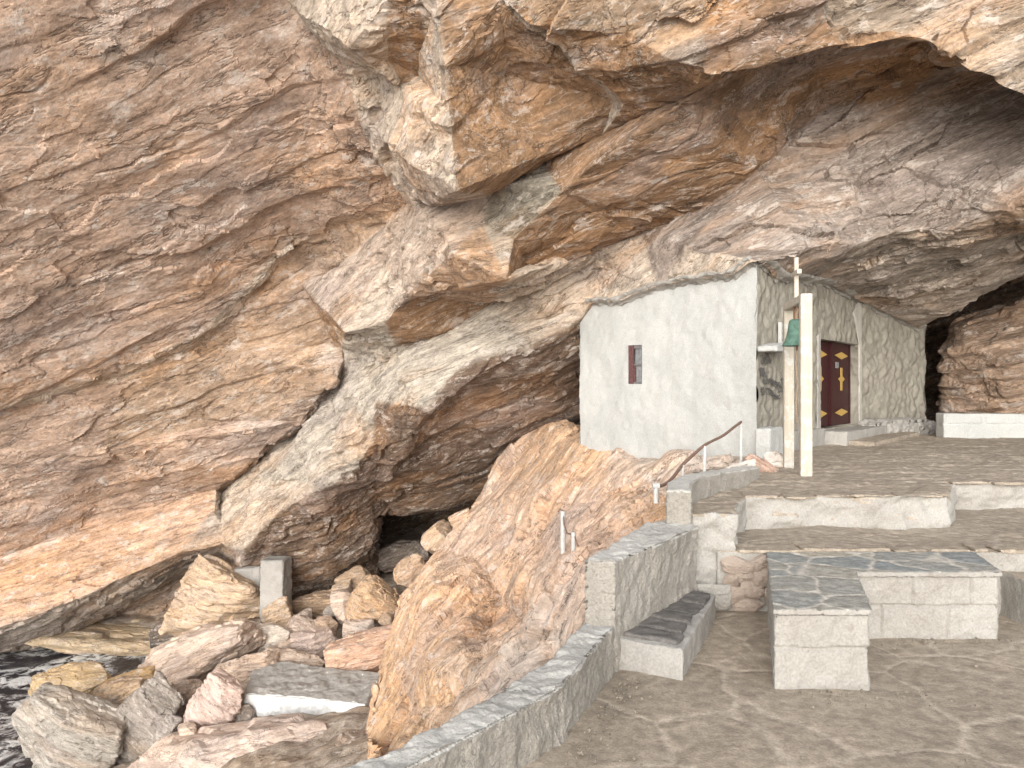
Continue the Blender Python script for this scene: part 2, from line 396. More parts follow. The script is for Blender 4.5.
T_WALL = (.425, .305, .232); T_UND = (.31, .195, .115); T_PALE = (.50, .42, .34); T_BACK = (.285, .235, .20)  # T_UND (and T_BED): brown undersides, some of their shade put into the colour
T_ORNG = (.50, .33, .225); T_LIME = (.43, .385, .325); T_PINK = (.46, .37, .30); T_DARK = (.165, .115, .083); T_GREEN = (.25, .225, .18); T_LOW = (.40, .285, .20); T_LIP = (.335, .265, .20); T_BED = (.265, .165, .098); T_GREY = (.33, .28, .235)  # T_DARK: dark rock, with the shade of hollows and overhangs in its colour
def pA(px, py): return 1 / (.1087 - .000024 * px - .0000978 * py)
CV = dict(
    a0=(-330, -330, 6.6), a1=(60, -330, 6.4), a2=(225, -150, 7.2), i5=(100, 60, None), i1=(0, 200, None), i3=(200, 150, None), i3b=(300, 110, None),
    i4=(200, 330, 14.4), i4b=(120, 370, 14.6), i4c=(290, 235, 13.2), i2=(0, 402, 14.5), i2b=(0, 408, 14.9), i4d=(125, 378, 15.0), i4e=(205, 340, 14.9), i4f=(292, 245, 13.6),
    i6=(-330, 200, 10.5), i7=(-330, 470, 15), i8=(100, 450, None), i9=(230, 420, None),
    p0=(285, 0, 9.5), p1=(345, 60, 10.1), p2=(365, 120, 11), p3=(412, 200, 12.3),
    c1=(330, 275, 14.0), c2=(303, 283, 14.1), q1=(345, 345, 15.1), q2=(335, 375, 15.1), q3=(300, 420, 15.9), q4=(215, 487, 17.5),
    qb2=(340, 380, 15.6), qb3=(300, 426, 16.6), qb4=(217, 493, 18.2),
    o1=(150, 507, 17.9), o2=(95, 522, 18.2), o3=(0, 556, 18.4), o4=(-330, 660, 17.5),
    ob1=(-330, 740, 16), ob2=(0, 625, 17.5), ob3=(60, 606, 17.6), ob4=(130, 576, 17.6), ob5=(185, 547, 17.5), ob6=(213, 512, 17.6),
    un0=(-330, 790, 18), un1=(0, 657, 19.6), un2=(60, 644, 20.2), un3=(110, 618, 20.6), un4=(170, 588, 20.6), un5=(215, 566, 20),
    dn0=(-330, 860, 20), dn1=(0, 720, 21.2), dn2=(60, 690, 21.6), dn3=(110, 670, 21.8), dn4=(170, 660, 21.6), dn5=(215, 650, 21),
    r0=(388, 0, 8.0), ra=(388, -150, 7.0), r1=(388, 58, 8.9), r2=(400, 86, 9.5), r3=(421, 77, 9.5), r4=(430, 40, 8.5), r5=(421, 0, 7.9), rb=(421, -150, 6.9),
    s0=(438, 0, 7.7), sb=(445, -150, 6.7), s1=(448, 62, 8.5), s2=(450, 113, 9.1), tip=(456, 186, 10.0), m1=(402, 152, 10.2), m0=(350, 45, 8.9),
    e0=(499, 0, 7.7), e1=(553, 39, 8.3), e2=(581, 74, 8.9), e3=(616, 98, 9.6), e4=(540, 152, 10.3), e0b=(508, 0, 7.5), e1b=(563, 40, 7.95), e2b=(591, 77, 8.5), e3b=(625, 101, 9.2), em=(510, 75, 8.9),
    f0=(495, 186, 10.9), f1=(540, 155, 11.0), f2=(602, 134, 10.3), k2=(658, 109, 9.6), k1=(683, 96, 9.2),
    d1=(483, 224, 11.1), d2=(454, 252, 10.9), d3=(425, 212, 11.5),
    h0=(505, 278, 11.0), h1=(513, 240, 11.0), h2=(562, 192, 10.5), h3=(616, 146, 9.8), h4=(666, 114, 9.2), h5=(710, 80, 8.8),
    l0=(530, 25, 7.7), l1=(600, 31, 7.5), l2=(629, 29, 7.4), l3=(650, 44, 7.4), l4=(679, 60, 7.4), l5=(704, 71, 7.5), l6=(729, 76, 7.5), l7=(767, 69, 7.6), l8=(808, 55, 7.6), l9=(844, 44, 7.7), l10=(892, 39, 7.9),
    u0=(600, -8, 7.0), u1=(700, 0, 6.9), u2=(817, 0, 7.1), t1=(499, -150, 6.3), t2=(700, -150, 6.0), t3=(817, -150, 6.2),
    v6=(729, 64, 9.2), v7=(767, 56, 9.3), v8=(808, 42, 9.4), v9=(845, 33, 9.5), v10=(892, 28, 9.5), v11=(925, 34, 9.6),
    g0=(817, 0, 6.0), g1=(846, 41, 6.2), g2=(892, 39, 6.1), g3=(925, 46, 5.9), g4=(945, 65, 5.8), g5=(965, 77, 5.7), g6=(1000, 91, 5.6), g7=(1030, 99, 5.5), g8=(1250, 170, 5.0), g9=(1300, -150, 4.6), g10=(817, -150, 5.6), gm=(960, 0, 5.6),
    w1=(942, 60, 10.6), w2=(1024, 50, 10.4), w3=(1300, 60, 9.5),
    n1=(900, 105, 10.8), n2=(829, 105, 11.0), n3=(804, 126, 11.0), n4=(775, 154, 10.9), n5=(758, 171, 10.9), n6=(721, 199, 11.1), n7=(683, 219, 11.5), n8=(642, 230, 12.0), n9=(600, 247, 12.5), n10=(528, 268, 12.3),
    mb=(900, 165, 10.8), ml=(690, 250, 11.0),
    y1=(800, 252, 10.3), y2=(850, 241, 10.8), y3=(891, 229, 11.0), y4=(954, 225, 10.9), y5=(995, 212, 10.6), y6=(1030, 200, 10.2), y7=(1300, 180, 9),
    z1=(582, 316, 12.9), z2=(530, 345, 13.0), z3=(490, 355, 13.1), z4=(460, 376, 13.2), z5=(430, 407, 13.2),
    c10=(490, 302, 13.5), c11=(450, 331, 13.8), c12=(400, 343, 14.1), c12b=(412, 352, 14.0), bb1=(408, 378, 13.6), bb2=(395, 360, 14.4),
    cA=(410, 292, 12.3), cB=(345, 332, 13.2), cD=(385, 323, 12.9), cM=(385, 262, 12.8),
    x0=(382, 400, 14.1), x1=(377, 438, 14.5), x2=(374, 490, 16.3), x3=(371, 520, 17.2),
    R1=(356, 464, 14.8), R2=(323, 484, 15.3), R3=(278, 513, 16.1), R4=(246, 547, 16.9), R5=(226, 540, 17.5), Bm=(350, 410, 14.9), Bn=(262, 480, 16.9),
    ub1=(330, 588, 18.6), ub2=(290, 615, 19), ub3=(262, 615, 19), ub4=(238, 592, 18.8), uc1=(345, 660, 20.6), uc3=(262, 660, 20.8),
    V1=(700, 300, 14.8), V2=(700, 440, 18), vb1=(577, 446, 17.3), vb2=(545, 464, 17.5), vb3=(490, 492, 17.8), vb4=(450, 503, 18.0), vb5=(395, 509, 18.2),
    w5=(375, 500, 23), w6=(450, 490, 23), w7=(560, 450, 23), w8=(720, 430, 23), w9=(375, 640, 23.5), w10=(560, 600, 23.5), w11=(720, 560, 23.5),
    Q1=(985, 291, 14.2), Q2=(1030, 268, 13.6), Q3=(1300, 250, 12), Q4=(905, 325, 20), Q5=(985, 285, 20), Q6=(1060, 260, 20), Q7=(905, 460, 20), Q8=(1300, 460, 13),
    top0=(-330, -900, 6), top1=(500, -900, 5.4), top2=(1300, -900, 4.6),
)
TOPY = [(590, 304), (612, 302), (625, 301), (640, 294), (660, 287), (680, 283), (700, 281), (730, 277), (745, 268), (757, 262), (770, 272), (780, 278), (800, 279), (815, 281), (830, 285), (845, 294), (858, 301), (870, 305), (890, 315), (905, 322), (919, 328)]
_r = random.Random(3)
TOPY = [TOPY[0]] + [q for a_, b_ in zip(TOPY[:-1], TOPY[1:]) for q in (((a_[0] + b_[0]) / 2, (a_[1] + b_[1]) / 2 + _r.uniform(-2.6, 2.6)), b_)]
NB = len(TOPY) - 1
for n_, (x_, y_) in enumerate(TOPY):
    CV['b%d' % n_] = (x_, y_, wall_depth(x_) - .16)
    CV['bk%d' % n_] = (x_ + 6, y_ - 6, wall_depth(x_) + 2.2)
BL = ['b%d' % n_ for n_ in range(len(TOPY))]; BK = ['bk%d' % n_ for n_ in range(len(TOPY))]
CF = [
    ('a0 a1 a2 i5', T_WALL), ('a2 p0 i3b i3 i5', T_WALL), ('a0 i5 i1 i6', T_WALL), ('i5 i3 i1', T_WALL), ('p0 p1 p2 i3b', T_WALL),
    ('p2 p3 i4c i3b', T_WALL), ('i3b i4c i4 i3', T_WALL), ('i3 i4 i4b i1', T_WALL), ('i1 i4b i2', T_WALL), ('i6 i1 i2 i7', T_WALL),
    ('i2 i4b i4d i2b', T_PALE), ('i4b i4 i4e i4d', T_PALE), ('i4 i4c i4f i4e', T_PALE), ('i7 i2 i2b', T_PALE), ('i4c p3 c1 i4f', T_LOW),
    ('i2b i4d i8', T_WALL), ('i4d i4e i9 i8', T_LOW), ('i4e i4f c1 c2 q1 q2 q3 i9', T_LOW), ('i7 i2b i8 o3 o4', T_WALL), ('i8 o2 o3', T_WALL), ('i8 i9 q3 q4 o1 o2', T_WALL),
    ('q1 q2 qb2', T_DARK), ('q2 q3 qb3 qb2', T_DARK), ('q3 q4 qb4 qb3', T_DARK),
    ('o4 o3 ob2 ob1', T_ORNG), ('o3 o2 ob3 ob2', T_ORNG), ('o2 o1 ob4 ob3', T_ORNG), ('o1 q4 ob6 ob5 ob4', T_ORNG),
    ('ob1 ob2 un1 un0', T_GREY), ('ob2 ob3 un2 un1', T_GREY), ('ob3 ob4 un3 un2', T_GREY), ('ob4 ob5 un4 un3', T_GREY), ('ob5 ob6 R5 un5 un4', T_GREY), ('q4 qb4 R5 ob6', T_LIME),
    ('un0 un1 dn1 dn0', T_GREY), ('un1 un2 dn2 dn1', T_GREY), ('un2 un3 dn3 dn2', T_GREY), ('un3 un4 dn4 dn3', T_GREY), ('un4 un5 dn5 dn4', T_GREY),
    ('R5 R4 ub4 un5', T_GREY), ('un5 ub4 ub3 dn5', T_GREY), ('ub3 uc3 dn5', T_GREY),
    ('qb2 q1 bb2 x0 Bm qb3', T_LIME), ('qb3 Bm R2 Bn', T_LIME), ('qb3 Bn qb4', T_LIME), ('Bn R2 R3', T_PALE), ('Bn R3 R4 R5 qb4', T_PALE), ('Bm x0 x1 R1', T_LIME), ('Bm R1 R2', T_LIME),
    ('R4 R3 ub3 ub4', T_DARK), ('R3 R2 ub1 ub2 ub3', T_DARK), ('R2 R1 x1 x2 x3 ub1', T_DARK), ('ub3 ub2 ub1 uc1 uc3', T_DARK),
    ('a2 ra r0 m0 p0', T_PALE), ('ra rb r5 r0', T_UND), ('rb sb s0 r5', T_PALE), ('p0 m0 p1', T_PALE), ('m0 r0 r1 r2', T_PALE), ('m0 r2 m1 p2 p1', T_PALE), ('p2 m1 p3', T_PALE),
    ('r0 r5 r4 r3 r2 r1', T_BED), ('r5 s0 s1 r4', T_PALE), ('r4 s1 s2 r3', T_PALE), ('r3 s2 tip m1 r2', T_PALE),
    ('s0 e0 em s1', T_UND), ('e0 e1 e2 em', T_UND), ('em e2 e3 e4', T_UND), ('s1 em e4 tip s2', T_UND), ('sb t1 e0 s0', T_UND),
    ('p3 m1 tip f0 d1 d2 d3', T_PINK), ('tip e4 f1 f0', T_UND), ('e4 e3 f2 f1', T_UND),
    ('t1 t2 u1 u0 e0', T_LIP), ('e0 u0 l1 l0 e0b', T_LIP), ('u0 u1 l5 l4 l3 l2 l1', T_LIP), ('t2 t3 u2 u1', T_UND), ('u1 u2 l9 l8 l7 l6 l5', T_BED),
    ('e0 e0b e1b e1', T_PALE), ('e1 e1b e2b e2', T_PALE), ('e2 e2b e3b e3', T_PALE), ('e0b l0 l1 e1b', T_BED), ('e1b l1 l2 l3 e2b', T_BED), ('e2b l3 l4 e3b', T_BED), ('e3b l4 l5 k1 k2 f2', T_BED), ('e3 e3b f2', T_PALE),
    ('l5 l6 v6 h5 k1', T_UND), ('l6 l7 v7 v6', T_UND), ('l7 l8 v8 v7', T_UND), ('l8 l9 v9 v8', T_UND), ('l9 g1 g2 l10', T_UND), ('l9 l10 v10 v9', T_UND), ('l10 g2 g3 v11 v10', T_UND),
    ('t3 g10 g0 u2', T_LIP), ('u2 g0 g1 l9', T_LIP), ('g10 g9 gm g0', T_LIP), ('g0 gm g3 g2 g1', T_LIP), ('gm g7 g6 g5 g4 g3', T_LIP), ('gm g9 g8 g7', T_LIP),
    ('g3 g4 w1 v11', T_UND), ('g4 g5 g6 g7 w2 w1', T_UND), ('g7 g8 w3 w2', T_UND),
    ('f0 f1 h2 h1 d1', T_GREEN), ('f1 f2 h3 h2', T_BED), ('f2 k2 h4 h3', T_BED), ('k2 k1 h5 h4', T_BED), ('d1 h1 h0', T_LIME),
    ('h5 v6 v7 n4 n5 h4', T_BED), ('v7 v8 n3 n4', T_BED), ('v8 v9 v10 n2 n3', T_BED), ('v10 v11 w1 n1 n2', T_BED), ('h4 n5 n6 h3', T_BED), ('h3 n6 n7 n8 h2', T_BED), ('h2 n8 n9 h1', T_BED), ('h1 n9 n10 h0', T_BED),
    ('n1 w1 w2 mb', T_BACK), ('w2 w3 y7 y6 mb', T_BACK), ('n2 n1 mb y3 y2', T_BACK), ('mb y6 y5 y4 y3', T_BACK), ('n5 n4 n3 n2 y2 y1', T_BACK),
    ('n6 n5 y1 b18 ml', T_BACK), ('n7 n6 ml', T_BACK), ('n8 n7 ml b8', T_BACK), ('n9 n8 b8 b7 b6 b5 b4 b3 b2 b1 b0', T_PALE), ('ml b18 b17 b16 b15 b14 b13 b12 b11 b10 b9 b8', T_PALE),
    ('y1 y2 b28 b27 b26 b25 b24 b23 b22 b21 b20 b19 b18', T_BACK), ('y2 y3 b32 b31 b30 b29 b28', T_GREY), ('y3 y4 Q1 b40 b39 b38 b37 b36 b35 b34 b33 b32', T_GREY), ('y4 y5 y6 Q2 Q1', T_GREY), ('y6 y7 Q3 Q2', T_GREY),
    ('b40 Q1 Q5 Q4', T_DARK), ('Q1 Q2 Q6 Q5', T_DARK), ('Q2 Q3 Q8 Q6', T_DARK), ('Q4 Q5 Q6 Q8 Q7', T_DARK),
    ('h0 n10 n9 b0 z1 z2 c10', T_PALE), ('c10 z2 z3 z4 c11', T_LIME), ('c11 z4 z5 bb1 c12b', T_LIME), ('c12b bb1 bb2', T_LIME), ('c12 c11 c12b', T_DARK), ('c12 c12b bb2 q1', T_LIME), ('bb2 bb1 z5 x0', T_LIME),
    ('c2 c1 p3 cM cB', T_PINK), ('p3 d3 d2 cA cM', T_PINK), ('cM cA cD cB', T_PALE), ('c2 cB q1', T_UND), ('d2 d1 h0 c10 cA', T_LOW), ('cA c10 c11 c12 cD', T_UND), ('cB cD c12 q1', T_LIME),
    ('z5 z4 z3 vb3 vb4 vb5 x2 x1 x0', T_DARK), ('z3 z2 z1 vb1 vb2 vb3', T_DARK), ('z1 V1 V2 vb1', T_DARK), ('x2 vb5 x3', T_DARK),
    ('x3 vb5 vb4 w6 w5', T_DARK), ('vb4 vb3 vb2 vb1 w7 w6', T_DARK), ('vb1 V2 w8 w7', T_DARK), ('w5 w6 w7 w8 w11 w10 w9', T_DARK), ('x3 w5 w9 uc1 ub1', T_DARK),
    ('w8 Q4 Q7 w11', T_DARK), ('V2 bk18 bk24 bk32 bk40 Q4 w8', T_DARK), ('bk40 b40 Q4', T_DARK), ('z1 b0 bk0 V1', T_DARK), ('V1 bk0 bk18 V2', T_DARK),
    ('top0 top1 t1 sb rb ra a2 a1 a0', T_PALE), ('top1 top2 g9 g10 t3 t2 t1', T_PALE),
]
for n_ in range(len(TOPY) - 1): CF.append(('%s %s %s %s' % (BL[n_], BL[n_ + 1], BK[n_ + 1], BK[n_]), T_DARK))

FAN = ('V2 bk18 bk24 bk32 bk40 Q4 w8', 't3 g10 g0 u2', 'u2 g0 g1 l9', 'l9 g1 g2 l10', 'l10 g2 g3 v11 v10', 'g3 g4 w1 v11')
ZAMP = {T_WALL: .55, T_UND: .6, T_LOW: .6, T_BED: .6, T_PINK: .7, T_BACK: .7, T_GREEN: 1.2, T_ORNG: .7}
for _n, (_x, _y, _d) in list(CV.items()):   # the front lips hang only a little in front of the back wall
    if _d and _d < 10 and _n[0] in 'rsemlutgvk' and not _n.startswith('top'): CV[_n] = (_x, _y, _d + (10 - _d) * (.75 if _n[0] == 'g' else .45))
CV.update(top0=(-330, -900, 8), top1=(500, -900, 9.5), top2=(1300, -900, 9.5), a2=(225, -150, 8.2), p0=(285, 0, 9.9), p1=(345, 60, 10.4), h5=(710, 80, 9.35), h4=(666, 114, 9.55), h3=(616, 146, 9.95), em=(510, 75, 9.75), r1=(388, 58, 9.85), r2=(400, 86, 10.1), r3=(421, 77, 10.1), r4=(430, 40, 9.5), s2=(450, 113, 9.25), tip=(456, 188, 9.7), s1=(448, 62, 9.0))
def coarse(CV, CF):
    names = list(CV); ix = {n: k for k, n in enumerate(names)}
    P2 = [CV[n][:2] for n in names]
    V = np.array([W(x, y, d if d else pA(x, y)) for x, y, d in CV.values()])
    F, A = [], []
    for poly, t in CF:
        vs = [ix[n] for n in poly.split()]
        T = geometry.tessellate_polygon([[Vector((P2[k][0], P2[k][1], 0)) for k in vs]]) if len(vs) > 3 and poly not in FAN else [(0, k, k + 1) for k in range(1, len(vs) - 1)]
        for a, b, c in T:
            F.append((vs[a], vs[b], vs[c])); A.append(t)
    F = np.array(F)
    # make the facets face the viewpoint so that vertex normals agree
    c = V[F].mean(1) - np.array((0, 0, EYE)); n = np.cross(V[F[:, 1]] - V[F[:, 0]], V[F[:, 2]] - V[F[:, 0]])
    fl = (n * c).sum(1) > 0; F[fl] = F[fl][:, ::-1]
    A = np.array(A); return V, F, np.concatenate([A, np.array([ZAMP.get(tuple(a), 1.) for a in A])[:, None]], 1)

def lod(px_):
    def f(m):
        d = np.linalg.norm(m - np.array((0, 0, EYE)), axis=1)
        x = np.abs(m[:, 0] / np.maximum(m[:, 1], .3)); z = np.abs((m[:, 2] - EYE) / np.maximum(m[:, 1], .3))
        return d / FPX * px_ * np.where((x > .76) | (z > .60), 5., 1.)
    return f

def weather(V, F, A, px_, seed=0, amp=1., soft=5, damp=None, ledge=1.):
    """coarse rock -> weathered rock"""
    V, F, A = refine(V, F, A, lambda m: np.full(len(m), .45))
    V = smooth(V, F, 1, lam=.10)
    q = V @ FRAME
    N = vnormals(V, F)
    big = facet(q * np.array((.28, .5, .9)) + 3.3 + seed, 11, 1.6, .3) * .09 + fbm(q * np.array((.35, .6, 1.)), 3, 2) * .10
    V = V + N * (big * amp * (damp(V) if damp else 1.))[:, None]
    V, F, A = refine(V, F, A, lod(px_))
    za = smooth(face_to_vert(F, A[:, 3:4], len(V)), F, 6)[:, 0] if A.shape[1] > 3 else 1.
    N = vnormals(V, F); N = smooth(N, F, 3); N /= np.linalg.norm(N, axis=1)[:, None] + 1e-9
    q = V @ FRAME
    wq = q + .16 * np.stack([fbm(q * .9, 3, 21), fbm(q * .9, 3, 22), fbm(q * .9, 3, 23)], 1)
    h = facet(wq * np.array((.75, 1.5, 2.6)), 12 + seed, 1.5, .4) * .12
    h -= facet(wq * np.array((1.2, 2.6, 5.)) + 9, 14 + seed, 1.5, .4) * .07
    h += cellplane(wq * np.array((.55, 1.3, 2.0)), 15 + seed, 1.2) * .17 * np.clip(.5 + 1.2 * perlin(q * .45, 81), 0, 1)
    h += cellplane(wq * np.array((1.5, 3.4, 5.0)), 16 + seed, 1.2) * .05 * np.clip(.5 + 1.4 * perlin(q * .7, 82), 0, 1)
    h += cellplane(wq * np.array((3.6, 8., 12.0)), 17 + seed, 1.1) * .012
    ssp = (q[:, 2] + .22 * fbm(q * np.array((.5, .9, .9)), 4, 31) + .08 * fbm(q * np.array((1.4, 3, 3)), 3, 33)) * 3.1
    tm = np.clip(.3 + 1.1 * fbm(q * np.array((.5, .8, .8)), 2, 41), 0, 1.)
    h += terrace_fn(ssp, .3) * .06 * tm + terrace_fn(ssp * 2.7 + 1.7, .3) * .012 * tm
    lg = q[:, 1] + .22 * fbm(q * np.array((.28, .8, .8)), 4, 91) + .05 * fbm(q * np.array((1.2, 2.5, 2.5)), 3, 92)
    h += ledge * terrace_fn(lg * .62 + .3, .08) * .19 * np.clip(.35 + 1.3 * perlin(q * np.array((.22, .6, .6)), 93), 0, 1)      # long overhanging ledges along the strike
    h += ledge * terrace_fn(lg * 1.9, .10) * .08 * np.clip(.25 + 1.5 * perlin(q * np.array((.4, .9, .9)) + 3, 94), 0, 1)
    h += fbm(q * np.array((3.2, 7, 12)), 4, 51) * .011
    h += ridged(q * np.array((1.6, 4, 7)), 3, 61) * .010
    h -= np.clip(.06 - np.abs(perlin(wq * np.array((.35, .9, 1.6)) + 4.4, 71)), 0, .06) * 1.6 * np.clip(2.5 * perlin(q * .5 + 7, 72), 0, 1)   # clefts
    V = V + N * (h * amp * za * (damp(V) if damp else 1.))[:, None]
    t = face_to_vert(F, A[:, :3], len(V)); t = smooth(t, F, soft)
    return V, F, t

V, F, A = coarse(CV, CF)
_bp = np.concatenate([np.linspace(CV[BL[k]][0], CV[BL[k + 1]][0], 6) for k in range(len(BL) - 1)])
_bl = np.array([W(x, np.interp(x, [t[0] for t in TOPY], [t[1] for t in TOPY]), wall_depth(x) - .1) for x in _bp])
def near_wall(V):
    d = np.full(len(V), 9.)
    for b_ in _bl: d = np.minimum(d, ((V - b_) ** 2).sum(1))
    return np.clip((np.sqrt(d) - .08) / .55, .25, 1)
V, F, T = weather(V, F, A, 2.5, damp=near_wall)
q = V @ FRAME
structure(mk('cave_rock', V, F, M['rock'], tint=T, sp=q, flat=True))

# ------------------------------------------------------------------ the rock slope under the chapel
S_LO = (.60, .405, .265); S_PK = (.62, .47, .375); S_WH = (.63, .53, .45); S_OR = (.60, .405, .255)
SV = [ # bearing, distance, colour
    (540, 425, 16.5, S_LO), (640, 440, 14.5, S_LO), (735, 452, 11.6, S_WH), (745, 478, 9.4, S_WH), (577, 446, 13.2, S_LO), (612, 444, 12.6, S_LO), (640, 461, 11.9, S_WH), (668, 464, 11.3, S_WH), (700, 472, 10.6, S_WH),
    (560, 458, 13.4, S_LO), (541, 472, 13.7, S_LO), (510, 492, 14.1, S_LO), (491, 507, 14.3, S_PK), (466, 526, 14.6, S_PK), (440, 552, 14.7, S_LO), (418, 575, 14.6, S_LO), (400, 600, 14.3, S_LO), (390, 640, 13.7, S_LO), (380, 690, 12.8, S_OR), (364, 735, 12.0, S_OR), (372, 790, 11.2, S_OR), (390, 860, 10.2, S_OR),
    (705, 492, 8.6, S_WH), (690, 525, 7.1, S_LO), (650, 548, 6.6, S_LO), (600, 574, 6.0, S_PK), (585, 640, 5.5, S_WH), (520, 715, 5.1, S_WH), (440, 780, 4.7, S_OR), (380, 850, 4.4, S_OR),
    (437, 590, 12.5, S_LO), (466, 594, 12.0, S_LO), (474, 612, 11.7, S_LO), (492, 636, 11.3, S_LO), (425, 640, 11.5, S_LO), (400, 700, 11.4, S_OR), (524, 618, 11.3, S_PK), (503, 596, 12.2, S_LO),
    (560, 520, 11.9, S_PK), (520, 545, 12.8, S_LO), (475, 560, 13.3, S_PK), (610, 500, 11.1, S_PK), (655, 500, 9.8, S_LO), (640, 480, 11.0, S_WH), (575, 485, 12.4, S_LO),
    (560, 560, 10.6, S_PK), (545, 600, 9.6, S_WH), (600, 540, 8.9, S_PK), (525, 650, 8.9, S_WH), (490, 690, 8.4, S_WH), (455, 735, 8.0, S_WH), (502, 645, 9.9, S_OR), (458, 650, 10.2, S_OR),
    (440, 672, 10.0, S_OR), (478, 672, 9.3, S_WH), (430, 715, 10.3, S_OR), (405, 745, 10.3, S_OR), (460, 700, 9.6, S_OR), (555, 650, 7.2, S_WH), (480, 720, 6.9, S_WH), (440, 750, 8.6, S_OR),
    (520, 590, 17.8, S_LO), (450, 640, 18.2, S_LO), (400, 680, 18.0, S_LO), (370, 740, 16.0, S_LO), (350, 800, 14.5, S_OR), (620, 520, 18, S_LO),
    (720, 600, 6.6, S_LO), (640, 690, 5.2, S_LO), (600, 780, 4.6, S_LO), (560, 880, 4.2, S_LO),
]
BACKV = list(range(len(SV) - 10, len(SV) - 4))
pts = [Vector((x, y)) for x, y, d, c in SV]
front = [k for k in range(len(SV)) if k not in BACKV]
dl = geometry.delaunay_2d_cdt([pts[k] for k in front], [], [], 0, 1e-6)
FF = [tuple(front[j] for j in f) for f in dl[2]]
sil = [0, 9, 10, 11, 12, 13, 14, 15, 16, 17, 18, 19, 20, 21]
bk = [66, 66, 61, 61, 61, 62, 62, 62, 63, 63, 64, 64, 65, 65]
sil = [0, 10, 11, 12, 13, 14, 15, 16, 17, 18, 19, 20, 21]; bk = [66, 66, 61, 61, 61, 61, 62, 62, 63, 63, 64, 65, 65]
V = np.array([W(x, y, d) for x, y, d, c in SV]); C0 = np.array([c for *_, c in SV])
c_ = [f for f in FF]
F = np.array([f for f in c_ if len(f) == 3])
cen = V[F].mean(1) - np.array((0, 0, EYE)); n_ = np.cross(V[F[:, 1]] - V[F[:, 0]], V[F[:, 2]] - V[F[:, 0]]); fl = (n_ * cen).sum(1) > 0; F[fl] = F[fl][:, ::-1]
BF = []
for k in range(len(sil) - 1):
    BF += [(sil[k], bk[k], sil[k + 1])] + ([(sil[k + 1], bk[k], bk[k + 1])] if bk[k] != bk[k + 1] else [])
BF = np.array(BF)
cen = V[BF].mean(1); n_ = np.cross(V[BF[:, 1]] - V[BF[:, 0]], V[BF[:, 2]] - V[BF[:, 0]]); fl = n_[:, 2] < 0; BF[fl] = BF[fl][:, ::-1]
F = np.concatenate([F, BF]); A = C0[F].mean(1)
FRAME_CAVE = FRAME
_t = np.array((.62, .35, .70)); _t /= np.linalg.norm(_t); _n = np.array((-.55, -.45, .70)); _n -= _t * (_n @ _t); _n /= np.linalg.norm(_n)
FRAME = np.stack([_t, _n, np.cross(_t, _n)], 1)   # the beds stand on edge here
V, F, T = weather(V, F, A, 2.4, seed=5, amp=1.1, soft=5, ledge=.5, damp=lambda P_: np.clip(np.abs((P_[:, 0] - CL[0]) * (CC[1] - CL[1]) - (P_[:, 1] - CL[1]) * (CC[0] - CL[0])) / 3.4 / .7, .3, 1) if True else 1.)
structure(mk('rock_slope', V, F, M['slope'], tint=T, sp=(V @ FRAME) * np.array((1.9, 1.1, .75)), flat=True))
FRAME = FRAME_CAVE

# ------------------------------------------------------------------ shore rock under the boulders, sea
def grid(x0, x1, y0, y1, nx, ny):
    X, Y = np.meshgrid(np.linspace(x0, x1, nx), np.linspace(y0, y1, ny))
    i = np.arange(nx * ny).reshape(ny, nx); a, b, c, d = i[:-1, :-1].ravel(), i[:-1, 1:].ravel(), i[1:, 1:].ravel(), i[1:, :-1].ravel()
    return X.ravel(), Y.ravel(), np.concatenate([np.stack([a, b, c], 1), np.stack([a, c, d], 1)])
X, Y, F = grid(-14, 2, 8, 26, 260, 260)
Z = -4.8 + (X + 6) * .26 + np.clip(Y - 15.5, 0, 9) * .16 * np.clip((X + 8.5) / 2, 0, 1)
Z = np.maximum(Z, -6.2) + np.clip((Y - 19.4) / .5, 0, 1) * np.clip((-6.2 - X) / .5, 0, 1) * np.clip((X + 11.4) / .4, 0, 1) * np.clip(-4.65 - Z, 0, 9)
P = np.stack([X, Y, Z], 1)
P[:, 2] += facet(P * .9, 3) * .45 + .1 + facet(P * 2.4, 4) * .14 + fbm(P * 5, 3, 5) * .03
structure(mk('shore_rock', P, F, M['boulder'], tint=np.tile((.36, .30, .24), (len(P), 1)), sp=P * .8, flat=True))

s = NT('sea_water'); p = s.obj()
f1 = s.noise(p, .55, 7, .66, 1.2); f2 = s.noise(p, 3.2, 6, .7, .9); f3 = s.vor(s.scale(p, (1, 1, 1)), 2.6)
foam = s.math('MULTIPLY', s.ramp(f1, .40, .54), s.ramp(f2, .42, .54))
c = s.mix(s.ramp(f2, .3, .7), (.018, .017, .028), (.05, .05, .062)); c = s.mix(foam, c, (.88, .9, .9))
s.b.inputs['Specular IOR Level'].default_value = .5
M['sea'] = s.done(c, s.bump(s.math('ADD', f2, s.math('MULTIPLY', s.noise(p, 9, 5, .6), .35)), .9, .12), s.ramp(foam, 0, 1, .12, .7))
X, Y, F = grid(-60, 60, -60, 40, 8, 8)
structure(mk('sea', np.stack([X, Y, X * 0 - 5.02], 1), F, M['sea']))

# ------------------------------------------------------------------ terraces and floor
def two_mat(V, F, top=.72):
    n = np.cross(V[F[:, 1]] - V[F[:, 0]], V[F[:, 2]] - V[F[:, 0]]); n /= np.linalg.norm(n, axis=1)[:, None] + 1e-12
    return (n[:, 2] < top).astype(int)
def block(name, foot, z0, z1, mats, L=.03, amp=.008, scale=6, seed=0, wob=0., parent=None, ztop=None, post=None):
    V, F = prism(foot, z0, z1, ztop)
    V, F, N = rough(V, F, L, amp, scale, seed, wob, post)
    return mk(name, V, F, mats, parent, fm=two_mat(V, F, .6) if isinstance(mats, list) else None)

